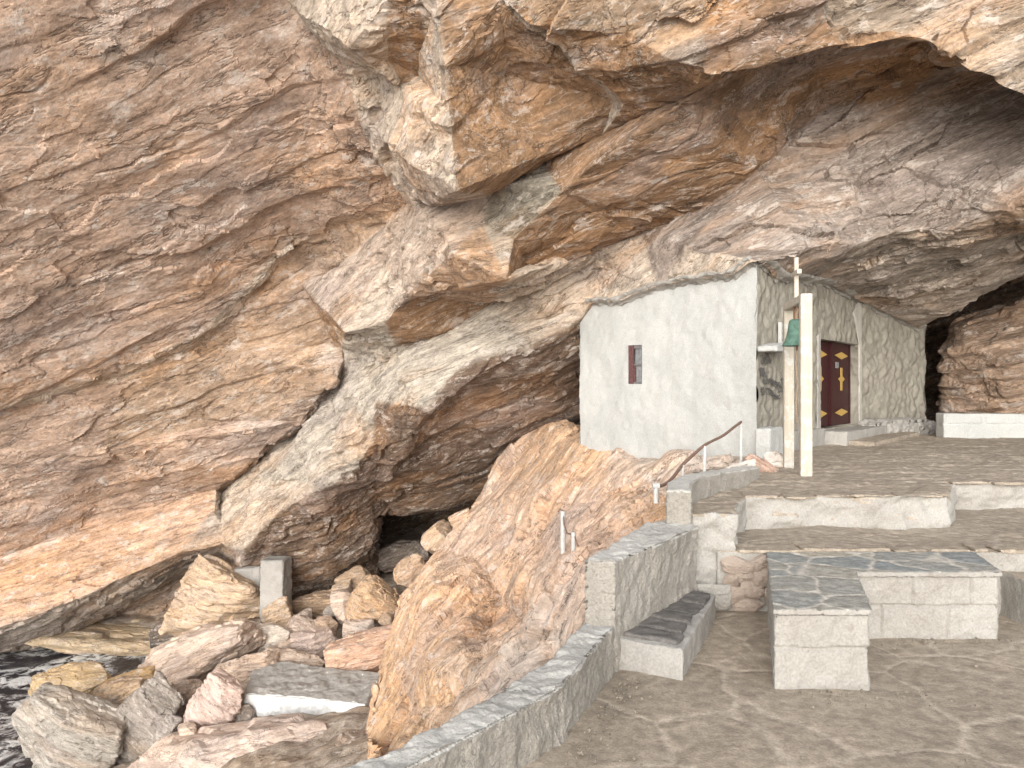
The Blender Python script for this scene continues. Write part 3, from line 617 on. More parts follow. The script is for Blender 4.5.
X, Y, F = grid(-3, 9, -5, 6.4, 240, 228)
P = np.stack([X, Y, X * 0], 1)
P[:, 2] = fbm(P * .7, 3, 77) * .018 + fbm(P * 3.5, 3, 78) * .006 - .012
inside = X > -.55 - .62 * (3.3 - Y) * (Y < 3.3) - 0  # floor stops under the parapet
parline = np.interp(Y, [-5, 1.4, 2.2, 2.83, 3.3, 3.9, 4.6, 6.4], [-4, -2.0, -1.0, -.45, -.14, .2, .5, 1.3])
keepv = X > parline - .05
F = F[keepv[F].all(1)]
structure(mk('courtyard_floor', P, F, M['court']))

plat = [(1.28, 5.66), (1.64, 5.63), (1.72, 5.95), (1.96, 6.5), (2.6, 6.58), (3.3, 6.5), (3.72, 6.56), (3.95, 6.9), (4.25, 7.42), (5.2, 7.5), (7, 7.4), (14, 7.4), (14, 20), (4, 20), (2.9, 10.6), (2.3, 9.0), (1.5, 7.2)]
V, F = prism(plat, -.4, .69)
V, F, _ = refine(V, F, np.zeros(len(F)), lambda m: .022 * np.maximum(1, (m[:, 1] - 5) * .35))
N = vnormals(V, F)
V = V + N * (fbm(V * 7, 4, 8) * .012 + fbm(V * 1.3, 2, 9) * .016 + np.where(np.abs(N[:, 2]) < .8, fbm(V * np.array((3., 3., 5.)), 3, 19) * .05, 0))[:, None]
topv = V[:, 2] > .6
V[topv, 2] += terrace_fn((V[topv, 1] + .35 * fbm(V[topv] * np.array((.5, 1.2, 1)), 3, 91)) * 2.6, .18) * .014 - .03 * np.clip((V[topv, 1] - 7.6) / 2, 0, 1) * np.clip((4.2 - V[topv, 0]), 0, 1)
o = mk('terrace', V, F, [M['paving'], M['lime']], fm=two_mat(V, F, .6)); structure(o)
rnd = random.Random(4)
def edge_slabs(parent, a, b, z, depth, seed):
    rnd = random.Random(seed); a = np.array(a); b = np.array(b); L = np.linalg.norm(b - a); u = (b - a) / L; n = np.array((-u[1], u[0])); t = 0.
    while t < L - .1:
        w = min(rnd.uniform(.28, .75), L - t); o_ = rnd.uniform(-.03, .02)
        q0 = a + u * (t + .006) - n * o_; q1 = a + u * (t + w - .006) - n * (o_ + rnd.uniform(-.015, .015))
        q2 = q1 + n * rnd.uniform(.6, 1.1) * depth - u * rnd.uniform(0, .06); q3 = q0 + n * rnd.uniform(.6, 1.1) * depth + u * rnd.uniform(0, .06)
        h = rnd.uniform(.010, .024)
        block('edge_stone', [tuple(q0), tuple((q0 + q1) / 2 - n * rnd.uniform(-.03, .03)), tuple(q1), tuple(q2), tuple(q3)], z - .006, z + h, M['paving'], .03, .006, 9, seed + int(t * 10), parent=parent)
        t += w
edge_slabs(o, (1.96, 6.5), (3.72, 6.55), .685, .3, 1); edge_slabs(o, (1.29, 5.65), (1.66, 5.62), .685, .25, 2); edge_slabs(o, (4.25, 7.42), (6.9, 7.42), .685, .3, 3)
edge_slabs(o, (3.74, 6.6), (4.22, 7.38), .685, .3, 6)

ledge = [(1.5, 5.62), (3.5, 5.6), (9, 5.5), (9, 7.8), (1.8, 7.8)]
V, F = prism(ledge, -.3, .43); V, F, N = rough(V, F, .025, .008, 7, 14, .02)
o = mk('lower_terrace', V, F, [M['paving'], M['lime']], fm=two_mat(V, F, .6)); structure(o)
edge_slabs(o, (1.64, 5.6), (3.5, 5.6), .425, .28, 11); edge_slabs(o, (3.55, 5.6), (6, 5.54), .425, .28, 12)
o = thing('stone_steps', 'low whitewashed stone steps right of the L-shaped bench leading up to the terrace', 'steps', loc=(4.2, 5.2, 0))
def local(ob, par):
    ob.location = tuple(-par.location[k] for k in range(3)); return ob
local(block('step', [(3.56, 5.2), (7, 5.15), (7, 5.62), (3.56, 5.62)], -.1, .29, [M['paving'], M['lime']], .025, .008, 7, 3, .01, o), o)
local(block('step', [(3.62, 4.86), (7, 4.8), (7, 5.2), (3.62, 5.24)], -.1, .15, [M['paving'], M['lime']], .025, .008, 7, 5, .01, o), o)

# rubble patch in the terrace's front
def rubble_patch():
    rnd = random.Random(8); par = thing('rubble_facing', 'patch of broken pinkish stones showing where plaster fell off below the terrace corner', 'stonework', loc=(1.75, 5.6, 0))
    for k, (x, z, w, h) in enumerate([(1.63, .33, .20, .09), (1.80, .34, .16, .08), (1.70, .25, .13, .09), (1.84, .24, .16, .11), (1.60, .22, .10, .09), (1.76, .15, .18, .10), (1.90, .13, .12, .10), (1.62, .11, .14, .12), (1.48, .10, .2, .18), (1.72, .04, .2, .1), (1.88, .34, .1, .06)]):
        bolder('stone', x, 5.60, z, w / 2 * 1.1, .035, h / 2 * 1.15, rnd.uniform(-15, 15), (.50, .40, .33) if k != 8 else (.55, .49, .42), 60 + k, par, 4, mat='pink_stone' if k != 8 else 'lime')

# ------------------------------------------------------------------ boulders
_ico = {}
def ico(n):
    if n not in _ico:
        bm = bmesh.new(); bmesh.ops.create_icosphere(bm, subdivisions=n, radius=1)
        _ico[n] = (np.array([v.co[:] for v in bm.verts]), np.array([[v.index for v in f.verts] for f in bm.faces])); bm.free()
    return _ico[n]
def bolder(name, x, y, z, a, b, c, ang, tint, seed, parent=None, sub=5, strata=1., slab=0., mat='boulder', yaw=0.):
    rs = np.random.RandomState(seed); D, F = ico(sub)
    n = rs.normal(size=(13, 3)); n /= np.linalg.norm(n, axis=1)[:, None]; hh = rs.uniform(.66, .98, 13)
    ax = np.concatenate([np.eye(3), -np.eye(3)]); ax = ax + rs.normal(size=ax.shape) * .14; ax /= np.linalg.norm(ax, axis=1)[:, None]
    n = np.concatenate([n, ax]); hh = np.concatenate([hh, rs.uniform(.80, .95, 6)])
    pw = 44.
    r = (np.maximum(D @ n.T / hh, 0) ** pw).sum(1) ** (-1 / pw)
    V = D * r[:, None] * np.array((a, b, c)) * 1.2
    size = (a * b * c) ** (1 / 3)
    N = vnormals(V, F)
    # beds inside the stone: along local x, tilted a little
    tl = rs.uniform(-.35, .35); fr = np.array([[1, 0, 0], [0, math.cos(tl), math.sin(tl)], [0, -math.sin(tl), math.cos(tl)]])
    q = V @ fr.T + rs.uniform(-40, 40, 3); u = q / size
    h = facet(u * np.array((.9, 1.3, 2.0)), seed, 1.5, .4) * .05 + cellplane(u * np.array((1.6, 2.6, 4.5)), seed + 1) * .09
    h += terrace_fn((u[:, 2] + .08 * fbm(u * .8, 3, seed)) * 3.6, .3) * .06 * strata + fbm(u * np.array((2.5, 5, 8)), 4, seed) * .022 + .03
    V = V + N * (h * size)[:, None]
    ca, sa = math.cos(math.radians(ang)), math.sin(math.radians(ang)); R = np.array([[ca, 0, -sa], [0, 1, 0], [sa, 0, ca]])
    cy, sy = math.cos(math.radians(yaw)), math.sin(math.radians(yaw)); R = np.array([[cy, -sy, 0], [sy, cy, 0], [0, 0, 1]]) @ R
    V = V @ R.T
    tv = np.tile(tint, (len(V), 1)) * np.array((1.16, 1.10, 1.05)) * (1 + .12 * perlin(u * 1.2, seed + 5))[:, None]
    o = mk(name, V, F, M[mat], parent, tint=tv, sp=q, flat=True)
    loc = np.array((x, y, z)) - (np.array(parent.location) if parent is not None else 0)
    o.location = loc
    return o
def boulder(label, px, py, d, w, h, ang, tint, seed, thick=.8, strata=1., group=None, name='boulder', mat='boulder', cat='boulder', yaw=0., sub=None):
    """w, h: apparent size; ang: lean of the long axis"""
    x, y, z = W(px, py, d); a, c = w / 2 * d / FPX, h / 2 * d / FPX; b = max(min(a, c), .6 * max(a, c)) * thick
    o = bolder(name, x, y + b * .5, z, a, b, c, ang, tint, seed, None, sub or (6 if w * h > 1400 else 5), strata, mat=mat, yaw=yaw)
    return tag(o, label, cat, group)
BG = 'boulders fallen at the foot of the cliff'
TN = (.46, .36, .26); GR_ = (.30, .28, .255); PKW = (.49, .41, .35); WH = (.56, .52, .47); BRN = (.36, .27, .19); DK = (.20, .185, .17); OR_ = (.50, .30, .19)
boulder('large blocky tan boulder in front of the grey pillar stub', 219, 606, 17.2, 92, 72, -8, TN, 101, .8, .9, BG)
boulder('flat whitish slab stone lying in the middle of the rubble', 258, 641, 16.0, 58, 24, 4, WH, 102, .9, .4, BG)
boulder('small rounded tan stone at the foot of the pillar stub', 276, 619, 16.6, 27, 28, 20, TN, 103, .8, .5, BG)
boulder('pale pinkish wedge stone right of the rounded tan stone', 300, 631, 16.3, 32, 26, -20, PKW, 104, .8, .6, BG)
boulder('squarish lilac grey boulder in the middle of the rubble', 314, 652, 15.6, 44, 38, 10, (.40, .33, .295), 105, .8, .4, BG)
boulder('narrow upright stone beside the big angular tan block', 343, 609, 16.4, 19, 33, 8, PKW, 106, .8, .6, BG)
boulder('big angular tan block standing on end under the dark hollow', 371, 604, 15.8, 42, 44, -18, (.46, .33, .215), 107, .85, .4, BG)
boulder('pale grey stone wedged below the angular tan block', 357, 633, 15.6, 28, 22, -10, (.46, .40, .36), 108, .8, .5, BG)
boulder('small pale stone left of the rounded tan stone above the whitish slab', 249, 630, 16.5, 27, 16, 6, WH, 109, .8, .4, BG)
boulder('smooth reddish slab at the toe of the orange slope', 368, 656, 14.6, 78, 36, 14, (.50, .35, .265), 110, .8, .6, BG)
boulder('brown rounded rock lying behind the small stones by the pillar stub', 313, 608, 17.6, 62, 26, 6, BRN, 111, .9, .6, BG)
boulder('small brown stone between the lilac boulder and the narrow upright stone', 326, 628, 16.1, 20, 18, 0, (.38, .30, .24), 112, .8, .5, BG)
boulder('long banded pinkish slab leaning down towards the water', 190, 662, 15.2, 122, 44, 24, PKW, 113, .8, 1.6, BG)
boulder('tan striped rock just above the broken concrete slab', 243, 680, 14.6, 56, 34, 8, (.45, .36, .29), 114, .8, 1.2, BG)
boulder('low grey domed rock behind the broken concrete slab', 288, 668, 14.9, 62, 26, -8, (.43, .36, .30), 115, .8, .6, BG)
boulder('pointed white and pink striped rock left of the concrete slab', 209, 712, 13.3, 42, 68, -38, (.54, .44, .40), 116, .7, 1.6, BG)
boulder('leaning dark grey slab boulder next to the wet tan rocks', 143, 722, 13.6, 52, 84, -38, (.25, .235, .215), 117, .75, 1.4, BG)
boulder('big grey boulder with a tan foot standing in the foam', 64, 738, 13.3, 98, 74, -24, (.31, .30, .275), 118, .8, 1.2, BG)
boulder('flat tan rock lying in the water', 63, 686, 15.6, 72, 30, 4, (.42, .33, .20), 119, .9, .8, BG)
boulder('small dark stone at the end of the flat tan rock', 95, 675, 15.9, 13, 15, 20, (.17, .14, .12), 120, .8, .4, BG)
boulder('wet brown rock between the flat tan rock and the leaning slab', 119, 704, 14.2, 46, 42, 20, (.33, .25, .17), 121, .8, .6, BG)
boulder('low ochre rock at the water behind the wet brown rock', 128, 686, 14.9, 48, 24, 14, (.40, .29, .16), 122, .8, .8, BG)
boulder('wide banded pinkish slab nearest the viewer below the concrete slab', 240, 795, 12.2, 300, 96, 9, (.49, .41, .36), 123, .5, 1.5, BG, sub=6)
boulder('dark brown broken rock at the foot of the orange bulge', 362, 758, 11.6, 54, 34, -6, (.24, .195, .16), 124, .8, 1.2, BG)
boulder('small grey splinter stone right of the leaning dark slab', 166, 733, 13.2, 18, 34, -22, (.30, .285, .27), 125, .7, 1., BG)
boulder('pale grey block at the right end of the banded front slab', 364, 742, 12.6, 46, 34, -14, (.33, .31, .29), 126, .8, .9, BG)
boulder('grey brown rock wedged behind the pointed striped rock', 178, 702, 14.2, 42, 30, 24, (.36, .30, .25), 127, .8, 1., BG)
boulder('knobby tan boulder at the mouth of the dark hollow', 438, 541, 15.4, 28, 28, 40, (.45, .34, .24), 128, .8, .6, BG)
boulder('tan boulder on the slope edge below the knobby one', 410, 573, 15.4, 34, 28, 38, (.45, .33, .23), 129, .8, .6, BG)
boulder('grey boulder deep inside the dark hollow', 398, 556, 19.6, 52, 24, 24, (.18, .155, .135), 130, .8, .6, BG)  # tint darkened to carry the shade of the hollow
boulder('brown stone in the shade under the dark striped overhang', 352, 583, 17.2, 30, 24, 20, BRN, 131, .8, .5, BG)
boulder('small tan stone resting against the top of the angular tan block', 341, 590, 16.8, 18, 15, 10, TN, 132, .8, .4, BG)
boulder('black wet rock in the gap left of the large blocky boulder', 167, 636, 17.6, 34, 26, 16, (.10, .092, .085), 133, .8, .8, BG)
boulder('small dark stone between the banded slab and the concrete slab', 242, 722, 13.4, 24, 26, 10, (.17, .155, .14), 134, .8, .8, BG)
boulder('stone sitting on the edge of the slope under the cave roof', 462, 522, 14.9, 22, 18, 30, (.45, .34, .25), 135, .8, .6, BG)
boulder('long low pale ledge rock at the waterline under the cliff', 178, 652, 19.2, 210, 18, -3, (.44, .36, .25), 136, .6, 1.2, BG, sub=6)
boulder('massive orange brown boulder wedged between chapel and cave wall', 1027, 366, 15.6, 140, 118, 14, (.30, .225, .17), 140, .8, .9, name='boulder', mat='rock', sub=6)
boulder('broken pink stone lump beside the bell stand', 756, 469, 8.6, 26, 22, -36, (.42, .30, .245), 141, .8, .8, name='stone', cat='stone')
boulder('whitewashed stone lump between the bell posts and the wall', 777, 462, 9.1, 20, 18, 0, (.66, .64, .60), 142, .8, .2, name='stone', cat='stone')
boulder('low whitewashed lump at the end of the curved wall', 740, 471, 8.3, 30, 14, 12, (.60, .575, .54), 143, .8, .2, name='stone', cat='stone')
for k, (px_, py_, d_, w_, h_) in enumerate([(232, 656, 15.6, 18, 12), (286, 648, 15.9, 16, 12), (331, 645, 15.7, 15, 12), (221, 640, 16.2, 22, 14), (270, 656, 15.2, 18, 12), (303, 618, 16.9, 15, 12), (334, 662, 15.0, 20, 12), (232, 700, 13.6, 16, 14), (156, 700, 14.0, 20, 14), (186, 732, 12.9, 18, 14), (330, 612, 16.8, 12, 11), (387, 622, 15.4, 16, 14), (164, 690, 14.6, 16, 10), (338, 742, 12.2, 24, 14)]):
    boulder('small broken stone wedged in a gap between the fallen boulders', px_, py_, d_, w_, h_, (k * 37) % 50 - 25, [TN, PKW, GR_, BRN][k % 4], 200 + k, .9, .5, 'small stones wedged between the boulders', name='stone', cat='stone', sub=4)
rubble_patch()

# ruins among the boulders
o = thing('ruined_pillar', 'grey block pillar stub standing among the boulders under the dark overhang', 'pillar', loc=tuple(W(275, 612, 17.0)))
x, y, z = W(275, 584, 17.0)
local(block('shaft', [(x - .27, y - .2), (x + .25, y - .26), (x + .30, y + .25), (x - .22, y + .3)], z - .8, z + .57, M['cement'], .04, .022, 4, 30, .02, o), o)
x, y, z = W(246, 580, 17.6)
o = block('ruined_wall', [(x - .42, y - .1), (x + .40, y - .2), (x + .44, y + .15), (x - .38, y + .25)], z - .7, z + .2, M['cement'], .05, .03, 4, 31, .03, ztop=[z + .22, z + .34, z + .34, z + .2])
tag(o, 'low grey stub of wall left of the grey pillar stub', 'wall')
a, b, c, d = W(243, 694, 13.6), W(366, 694, 13.0), W(382, 672, 14.0), W(258, 672, 14.9)
V, F = prism([(a[0], a[1]), (a[0] * .55 + b[0] * .45, a[1] * .55 + b[1] * .45 + .05), (b[0], b[1]), (c[0], c[1]), (d[0], d[1])], -4.9, -3.72, [-3.82, -3.8, -3.75, -3.62, -3.66])
def ragged(V):
    m = V[:, 2] < -4.05
    V[m, 1] += .0; V[m, 2] = np.maximum(V[m, 2], -4.34 - .16 * fbm(V[m] * 3., 3, 4) - .10 * (V[m, 0] + 3.6))
    return V
V, F, N = rough(V, F, .03, .03, 5, 33, .02, ragged)
s = NT('white_painted_concrete'); p = s.obj(); n1 = s.noise(p, 5, 6, .65); M['white_conc'] = s.done(s.mix(s.ramp(n1, .35, .65), (.78, .80, .80), (.62, .63, .62)), s.bump(n1, .8, .06), .9)
o = mk('concrete_slab', V, F, [M['cement'], M['white_conc']], fm=two_mat(V, F, .75))
tag(o, 'broken concrete slab with a bright white painted edge lying on the rocks', 'slab')

# ------------------------------------------------------------------ parapet, seats, walls
inn = [(1.31, 5.52), (.60, 4.46)]; out = [(.42, 4.54), (1.0, 5.52)]
o = block('parapet_wall', [(.424, 4.50), (.600, 4.45), (.97, 4.97), (1.33, 5.52), (1.30, 5.75), (1.02, 5.72), (.70, 5.06)], -.8, .625, [M['parapet_top'], M['parapet']], .014, .015, 9, 41, .012)
tag(o, 'taller straight stretch of rough whitewashed parapet ending at the terrace', 'parapet')
innl = [(.62, 4.52), (.232, 3.565), (.079, 3.364), (-.13, 3.11), (-.33, 2.87), (-.75, 2.35), (-1.6, 1.4)]
outl = [(-1.85, 1.6), (-.95, 2.55), (-.48, 2.90), (-.22, 3.28), (-.075, 3.50), (.20, 3.93), (.44, 4.58)]
def groove(V):
    m = (np.abs(V[:, 1] - 3.56 - .03 * perlin(V * 6, 3)) < .012) & (V[:, 2] < .26)
    V[m, 0] -= .012; return V
o = block('low_parapet', innl + outl, -.9, .25, [M['parapet_top'], M['parapet']], .013, .016, 9, 43, .012, post=groove)
tag(o, 'lower curved parapet with worn blue grey top and rough sides nearest the viewer', 'parapet')
# low seat along the parapet
o = thing('stone_bench', 'low cement seat topped with dark slate slabs along the parapet', 'bench', loc=(.9, 4.8, 0))
foot = [(.615, 4.50), (.955, 4.30), (1.06, 4.55), (1.44, 5.42), (1.30, 5.52)]
local(block('base', foot, -.05, .165, M['cement'], .016, .008, 8, 45, .01, o), o)
def lerp(a, b, t): return tuple(a[k] + (b[k] - a[k]) * t for k in range(2))
l0, l1, r0_, r1_ = (.625, 4.52), (1.29, 5.50), (.95, 4.33), (1.42, 5.40)
cuts = [0.02, .17, .33, .50, .72, .98]
for k in range(5):
    a_, b_ = cuts[k] + .012, cuts[k + 1] - .012
    q = [lerp(l0, l1, a_), lerp(r0_, r1_, a_), lerp(r0_, r1_, b_), lerp(l0, l1, b_)]
    q = [lerp(q[0], q[1], .04), lerp(q[0], q[1], .93 - .05 * (k % 2)), lerp(q[3], q[2], .95 - .05 * (k % 3)), lerp(q[3], q[2], .05)]
    local(block('slate_slab', q, .155, .185 + .006 * (k % 3), M['slate_dark'], .018, .007, 9, 50 + k, 0, o), o)
# L-shaped seat
o = thing('corner_bench', 'L-shaped bench of whitewashed blocks topped with blue grey crazy paving', 'bench', loc=(2.2, 4.9, 0))
fb = [(1.425, 4.19), (1.945, 4.19), (2.22, 4.99), (2.25, 5.03), (3.17, 5.02), (3.35, 5.58), (1.86, 5.58)]
def courses(V):
    m = V[:, 2] < .40
    V[m, 1] += np.where(np.abs(V[m, 2] - .2 - .01 * perlin(V[m] * 3, 2)) < .010, .020, 0)
    for xx, zz in ((2.62, .3), (3.0, .3), (2.42, .1), (2.85, .1)):
        k = (np.abs(V[:, 0] - xx) < .008) & (np.abs(V[:, 2] - zz) < .1) & (V[:, 1] < 5.2) & (V[:, 1] > 4.9); V[k, 1] += .020
    return V
local(block('base', fb, -.05, .395, M['lime'], .014, .011, 9, 61, .008, o, post=courses), o)
ft = [(1.415, 4.175), (1.955, 4.17), (2.225, 4.96), (2.25, 5.0), (3.19, 4.995), (3.37, 5.60), (1.85, 5.60)]
local(block('seat_top', ft, .395, .428, [M['slate'], M['lime']], .016, .006, 10, 62, .004, o), o)
# small curved wall beside the steps up to the chapel
pi_, po_ = [], []
path = [(1.22, 5.62), (1.30, 6.0), (1.50, 6.45), (1.80, 6.9), (2.15, 7.35), (2.45, 7.9)]
for k, pnt in enumerate(path):
    a_ = np.array(path[max(0, k - 1)]); b_ = np.array(path[min(len(path) - 1, k + 1)]); u = (b_ - a_) / np.linalg.norm(b_ - a_); n = np.array((u[1], -u[0]))
    pi_.append(tuple(np.array(pnt) + n * .09)); po_.append(tuple(np.array(pnt) - n * .09))
o = block('curved_wall', pi_ + po_[::-1], -.6, .88, [M['parapet_top'], M['parapet']], .02, .010, 9, 65, .014, ztop=[.87, .88, .88, .86, .84, .80] + [.80, .84, .86, .88, .88, .87])
tag(o, 'short curved whitewashed wall bordering the raised corner below the handrail', 'wall')
# front of the raised corner
# white block wall by the far cave wall
o = block('block_wall', [(7.72, 13.75), (13, 13.4), (13, 13.75), (7.74, 14.05)], .5, 1.12, M['whitewash'], .04, .008, 5, 67, .004,
          post=lambda V: np.stack([V[:, 0], V[:, 1] + np.where((V[:, 1] < 13.9) & ((np.abs(V[:, 2] - .93) < .02) | (np.abs((V[:, 0] + (V[:, 2] > .93) * .3) % .6 - .3) < .022)), .02, 0), V[:, 2]], 1))
tag(o, 'low bright whitewashed block wall by the cave wall on the far terrace', 'wall')

# ------------------------------------------------------------------ the chapel
chapel = thing('chapel', 'small whitewashed chapel built into the rock under the cave roof', 'chapel', loc=(CC[0], CC[1], .69))
OFF = np.array(chapel.location)
def chapel_part(o): o.location = tuple(-OFF); return o
def top_z(px): # wall top follows the rock
    y = np.interp(px, [t[0] for t in TOPY], [t[1] for t in TOPY]); d = np.array([wall_depth(q) for q in np.atleast_1d(px)])
    return EYE - (y - 384) / FPX * d
def wall_panel(name, a, b, z0, mat, parent, opening=None, amp=.012, seed=0, L=.035, reveal=.22, stu=0., lean=0., over=.07):
    """a wall from a to b (plan), foot z0, top into the rock; with a real opening and its reveals"""
    a = np.array(a); b = np.array(b); Lw = np.linalg.norm(b - a); u = (b - a) / Lw; n = np.array((u[1], -u[0]))
    nx = int(Lw / L) + 1
    us = np.linspace(0, Lw, nx)
    if opening: # snap to the opening's edges
        for e in opening[:2]: us[np.argmin(np.abs(us - e))] = e
    pxs = 512 + FPX * (a[0] + u[0] * us) / (a[1] + u[1] * us)
    zt = top_z(pxs) + over
    zmax = zt.max(); nz = int((zmax - z0) / L) + 1; zs = np.linspace(z0, zmax, nz)
    if opening:
        for e in opening[2:]: zs[np.argmin(np.abs(zs - e))] = e
    U, Z = np.meshgrid(us, zs); i = np.arange(nx * nz).reshape(nz, nx)
    Z = np.minimum(Z, zt[None, :])
    P = np.stack([a[0] + u[0] * U, a[1] + u[1] * U, Z], -1).reshape(-1, 3); Uf, Zf = U.ravel(), Z.ravel()
    hgt = fbm(P * 2.2, 3, seed) * amp * 1.6 + fbm(P * 9, 3, seed + 3) * amp * .6
    if stu: hgt += facet(np.stack([Uf * 9.5, P[:, 1] * 0, Zf * 7.5], 1) + .3 * np.stack([perlin(P * 3, 5), P[:, 0] * 0, perlin(P * 3, 6)], 1), seed, 1.4, .7) * stu
    if opening:
        de = np.maximum(np.maximum(opening[0] - Uf, Uf - opening[1]), np.maximum(opening[2] - Zf, Zf - opening[3])); hgt *= np.clip(de / .06, 0, 1)
    P[:, :2] += n[None] * hgt[:, None]
    q = np.stack([i[:-1, :-1].ravel(), i[:-1, 1:].ravel(), i[1:, 1:].ravel(), i[1:, :-1].ravel()], 1)
    if opening:
        um = (Uf[q[:, 0]] + Uf[q[:, 1]]) / 2; zm = (Zf[q[:, 0]] + Zf[q[:, 3]]) / 2
        q = q[~((um > opening[0]) & (um < opening[1]) & (zm > opening[2]) & (zm < opening[3]))]
    F = np.concatenate([q[:, [0, 1, 2]], q[:, [0, 2, 3]]])
    if opening:
        o0, o1, o2, o3 = opening; base = len(P); R = []
        for (uu, zz) in ((o0, o2), (o1, o2), (o1, o3), (o0, o3)):
            for dd in (0, -reveal): R.append((a[0] + u[0] * uu + n[0] * dd, a[1] + u[1] * uu + n[1] * dd, zz))
        P = np.concatenate([P, np.array(R)]); FR = []
        for k in range(4):
            j = (k + 1) % 4; FR += [(base + 2 * k, base + 2 * k + 1, base + 2 * j + 1), (base + 2 * k, base + 2 * j + 1, base + 2 * j)]
        F = np.concatenate([F, np.array(FR)])
    return chapel_part(mk(name, P, F, mat, parent)), (a, u, n)
def u_of(px, a, u):
    k = (px - 512) / FPX; return (k * a[1] - a[0]) / (u[0] - k * u[1])
def z_at(px, py, a, u):
    t = u_of(px, a, u); return EYE - (py - 384) / FPX * (a[1] + u[1] * t)

def frame_of(a, b):
    a = np.array(a); b = np.array(b); u = (b - a) / np.linalg.norm(b - a); return a, u, np.array((u[1], -u[0]))
def panel_box(name, fr, u0, u1, z0, z1, d0, d1, mat, parent, bev=.004):
    """box on a wall: u0..u1 along it, z0..z1, from depth d0 to d1 in front of it"""
    a, u, n = fr; bm = bmesh.new(); vs = []
    for zz in (z0, z1):
        for uu, dd in ((u0, d0), (u1, d0), (u1, d1), (u0, d1)):
            vs.append(bm.verts.new((a[0] + u[0] * uu + n[0] * dd, a[1] + u[1] * uu + n[1] * dd, zz)))
    for f in ((0, 1, 2, 3), (4, 5, 6, 7), (0, 1, 5, 4), (1, 2, 6, 5), (2, 3, 7, 6), (3, 0, 4, 7)): bm.faces.new([vs[k] for k in f])
    if bev: bmesh.ops.bevel(bm, geom=bm.edges[:], offset=bev, segments=2, affect='EDGES')
    return bobj(name, bm, mat, parent)
def at_chapel(o): return chapel_part(o)

# side wall with its small window
f1 = frame_of(CL, CC); a, u, n = f1
wu0, wu1 = u_of(628, a, u), u_of(642, a, u); wz0, wz1 = z_at(635, 384, a, u), z_at(635, 345, a, u)
side, _ = wall_panel('side_wall', CL, CC, -1.2, M['whitewash'], chapel, (wu0, wu1, wz0, wz1), .014, 70)
# facade, three stretches
M['maroon'] = plain('maroon_paint', (.045, .012, .013), .45, .3, 25); M['maroon_dark'] = plain('faded_maroon_wood', (.12, .06, .06), .6, .35, 30)
M['gold'] = plain('ochre_paint', (.50, .33, .10), .6, .15, 40); M['glass_grey'] = plain('dusty_glass', (.22, .23, .235), .25, .2, 14)
f2 = frame_of(CC, CD); a, u, n = f2
du0, du1 = u_of(819, a, u), u_of(858, a, u)
_q = a + u * du1; _k = (850 - 512) / FPX; REV = float((_q[0] - _k * _q[1]) / (n[0] - _k * n[1])); dz0, dz1 = z_at(836, 427, a, u), z_at(836, 341, a, u)
fac, _ = wall_panel('facade', CC, CD, .2, M['stucco'], chapel, (du0, du1, dz0, dz1), .010, 72, reveal=REV + .04, stu=.05)
fac2, _ = wall_panel('facade_end', CD, CR, .2, M['stucco'], chapel, None, .02, 74, stu=.075)
end, _ = wall_panel('end_wall', CR, CR + np.array((-.35, 3.0)), .2, M['stucco'], chapel, None, .02, 76)
rear, _ = wall_panel('rear_wall', CL + np.array((2.2, 3.2)), CL, -1.2, M['whitewash'], chapel, None, .02, 77)
# smooth limewashed surround of the door
M['surround'] = plaster_material('door_surround', (.52, .50, .45), (.44, .42, .38), (.34, .32, .28), .008)
Ls = np.linalg.norm(CD - CC)
def plaster_patch(name, fr, poly, d, mat, seed, thick=.025, L=.03, amp=.008):
    a, u, n = fr
    V, F = prism([(p_[0], p_[1]) for p_ in poly], 0, thick); V, F, N = rough(V, F, L, amp, 7, seed)
    P = np.stack([a[0] + u[0] * V[:, 0] + n[0] * (d + V[:, 2]), a[1] + u[1] * V[:, 0] + n[1] * (d + V[:, 2]), V[:, 1]], 1)
    return at_chapel(mk(name, P, F, mat, chapel))
def uz(fr, px, py): return (u_of(px, fr[0], fr[1]), z_at(px, py, fr[0], fr[1]))
plaster_patch('door_surround', f2, [(du1, dz0 - .02), (Ls + .04, dz0 - .04), (Ls + .02, uz(f2, 859, 296)[1]), uz(f2, 852, 312), (du1, dz1)], .0, M['surround'], 81, .03)
plaster_patch('door_surround', f2, [(du0 - .14, dz0), (du0, dz0), (du0, dz1 + .1), (du0 - .12, dz1 + .05)], .0, M['cement'], 83, .03)
# door: one leaf closed, the other swung inwards
door = bpy.data.objects.new('door', None); COL.objects.link(door); door.parent = chapel
dw = du1 - du0; mid_ = du0 + dw * .48
def ornament(parent, fr, poly, d, name='ornament'):
    a, u, n = fr; bm = bmesh.new(); lo, hi = [], []
    for uu, zz in poly:
        for lst, dd in ((lo, d), (hi, d + .008)): lst.append(bm.verts.new((a[0] + u[0] * uu + n[0] * dd, a[1] + u[1] * uu + n[1] * dd, zz)))
    bm.faces.new(hi); bm.faces.new(lo[::-1])
    for k in range(len(lo)): bm.faces.new([lo[k], lo[(k + 1) % len(lo)], hi[(k + 1) % len(lo)], hi[k]])
    return bobj(name, bm, M['gold'], parent)
def diamond(cu, cz, a_, b_): return [(cu - a_, cz), (cu, cz - b_), (cu + a_, cz), (cu, cz + b_)]
def fancy(cu, cz, w, h): return [(cu - w * .28, cz - h), (cu + w * .28, cz - h), (cu + w * .28, cz - h * .25), (cu + w, cz), (cu + w * .28, cz + h * .25), (cu + w * .28, cz + h), (cu - w * .28, cz + h), (cu - w * .28, cz + h * .25), (cu - w, cz), (cu - w * .28, cz - h * .25)]
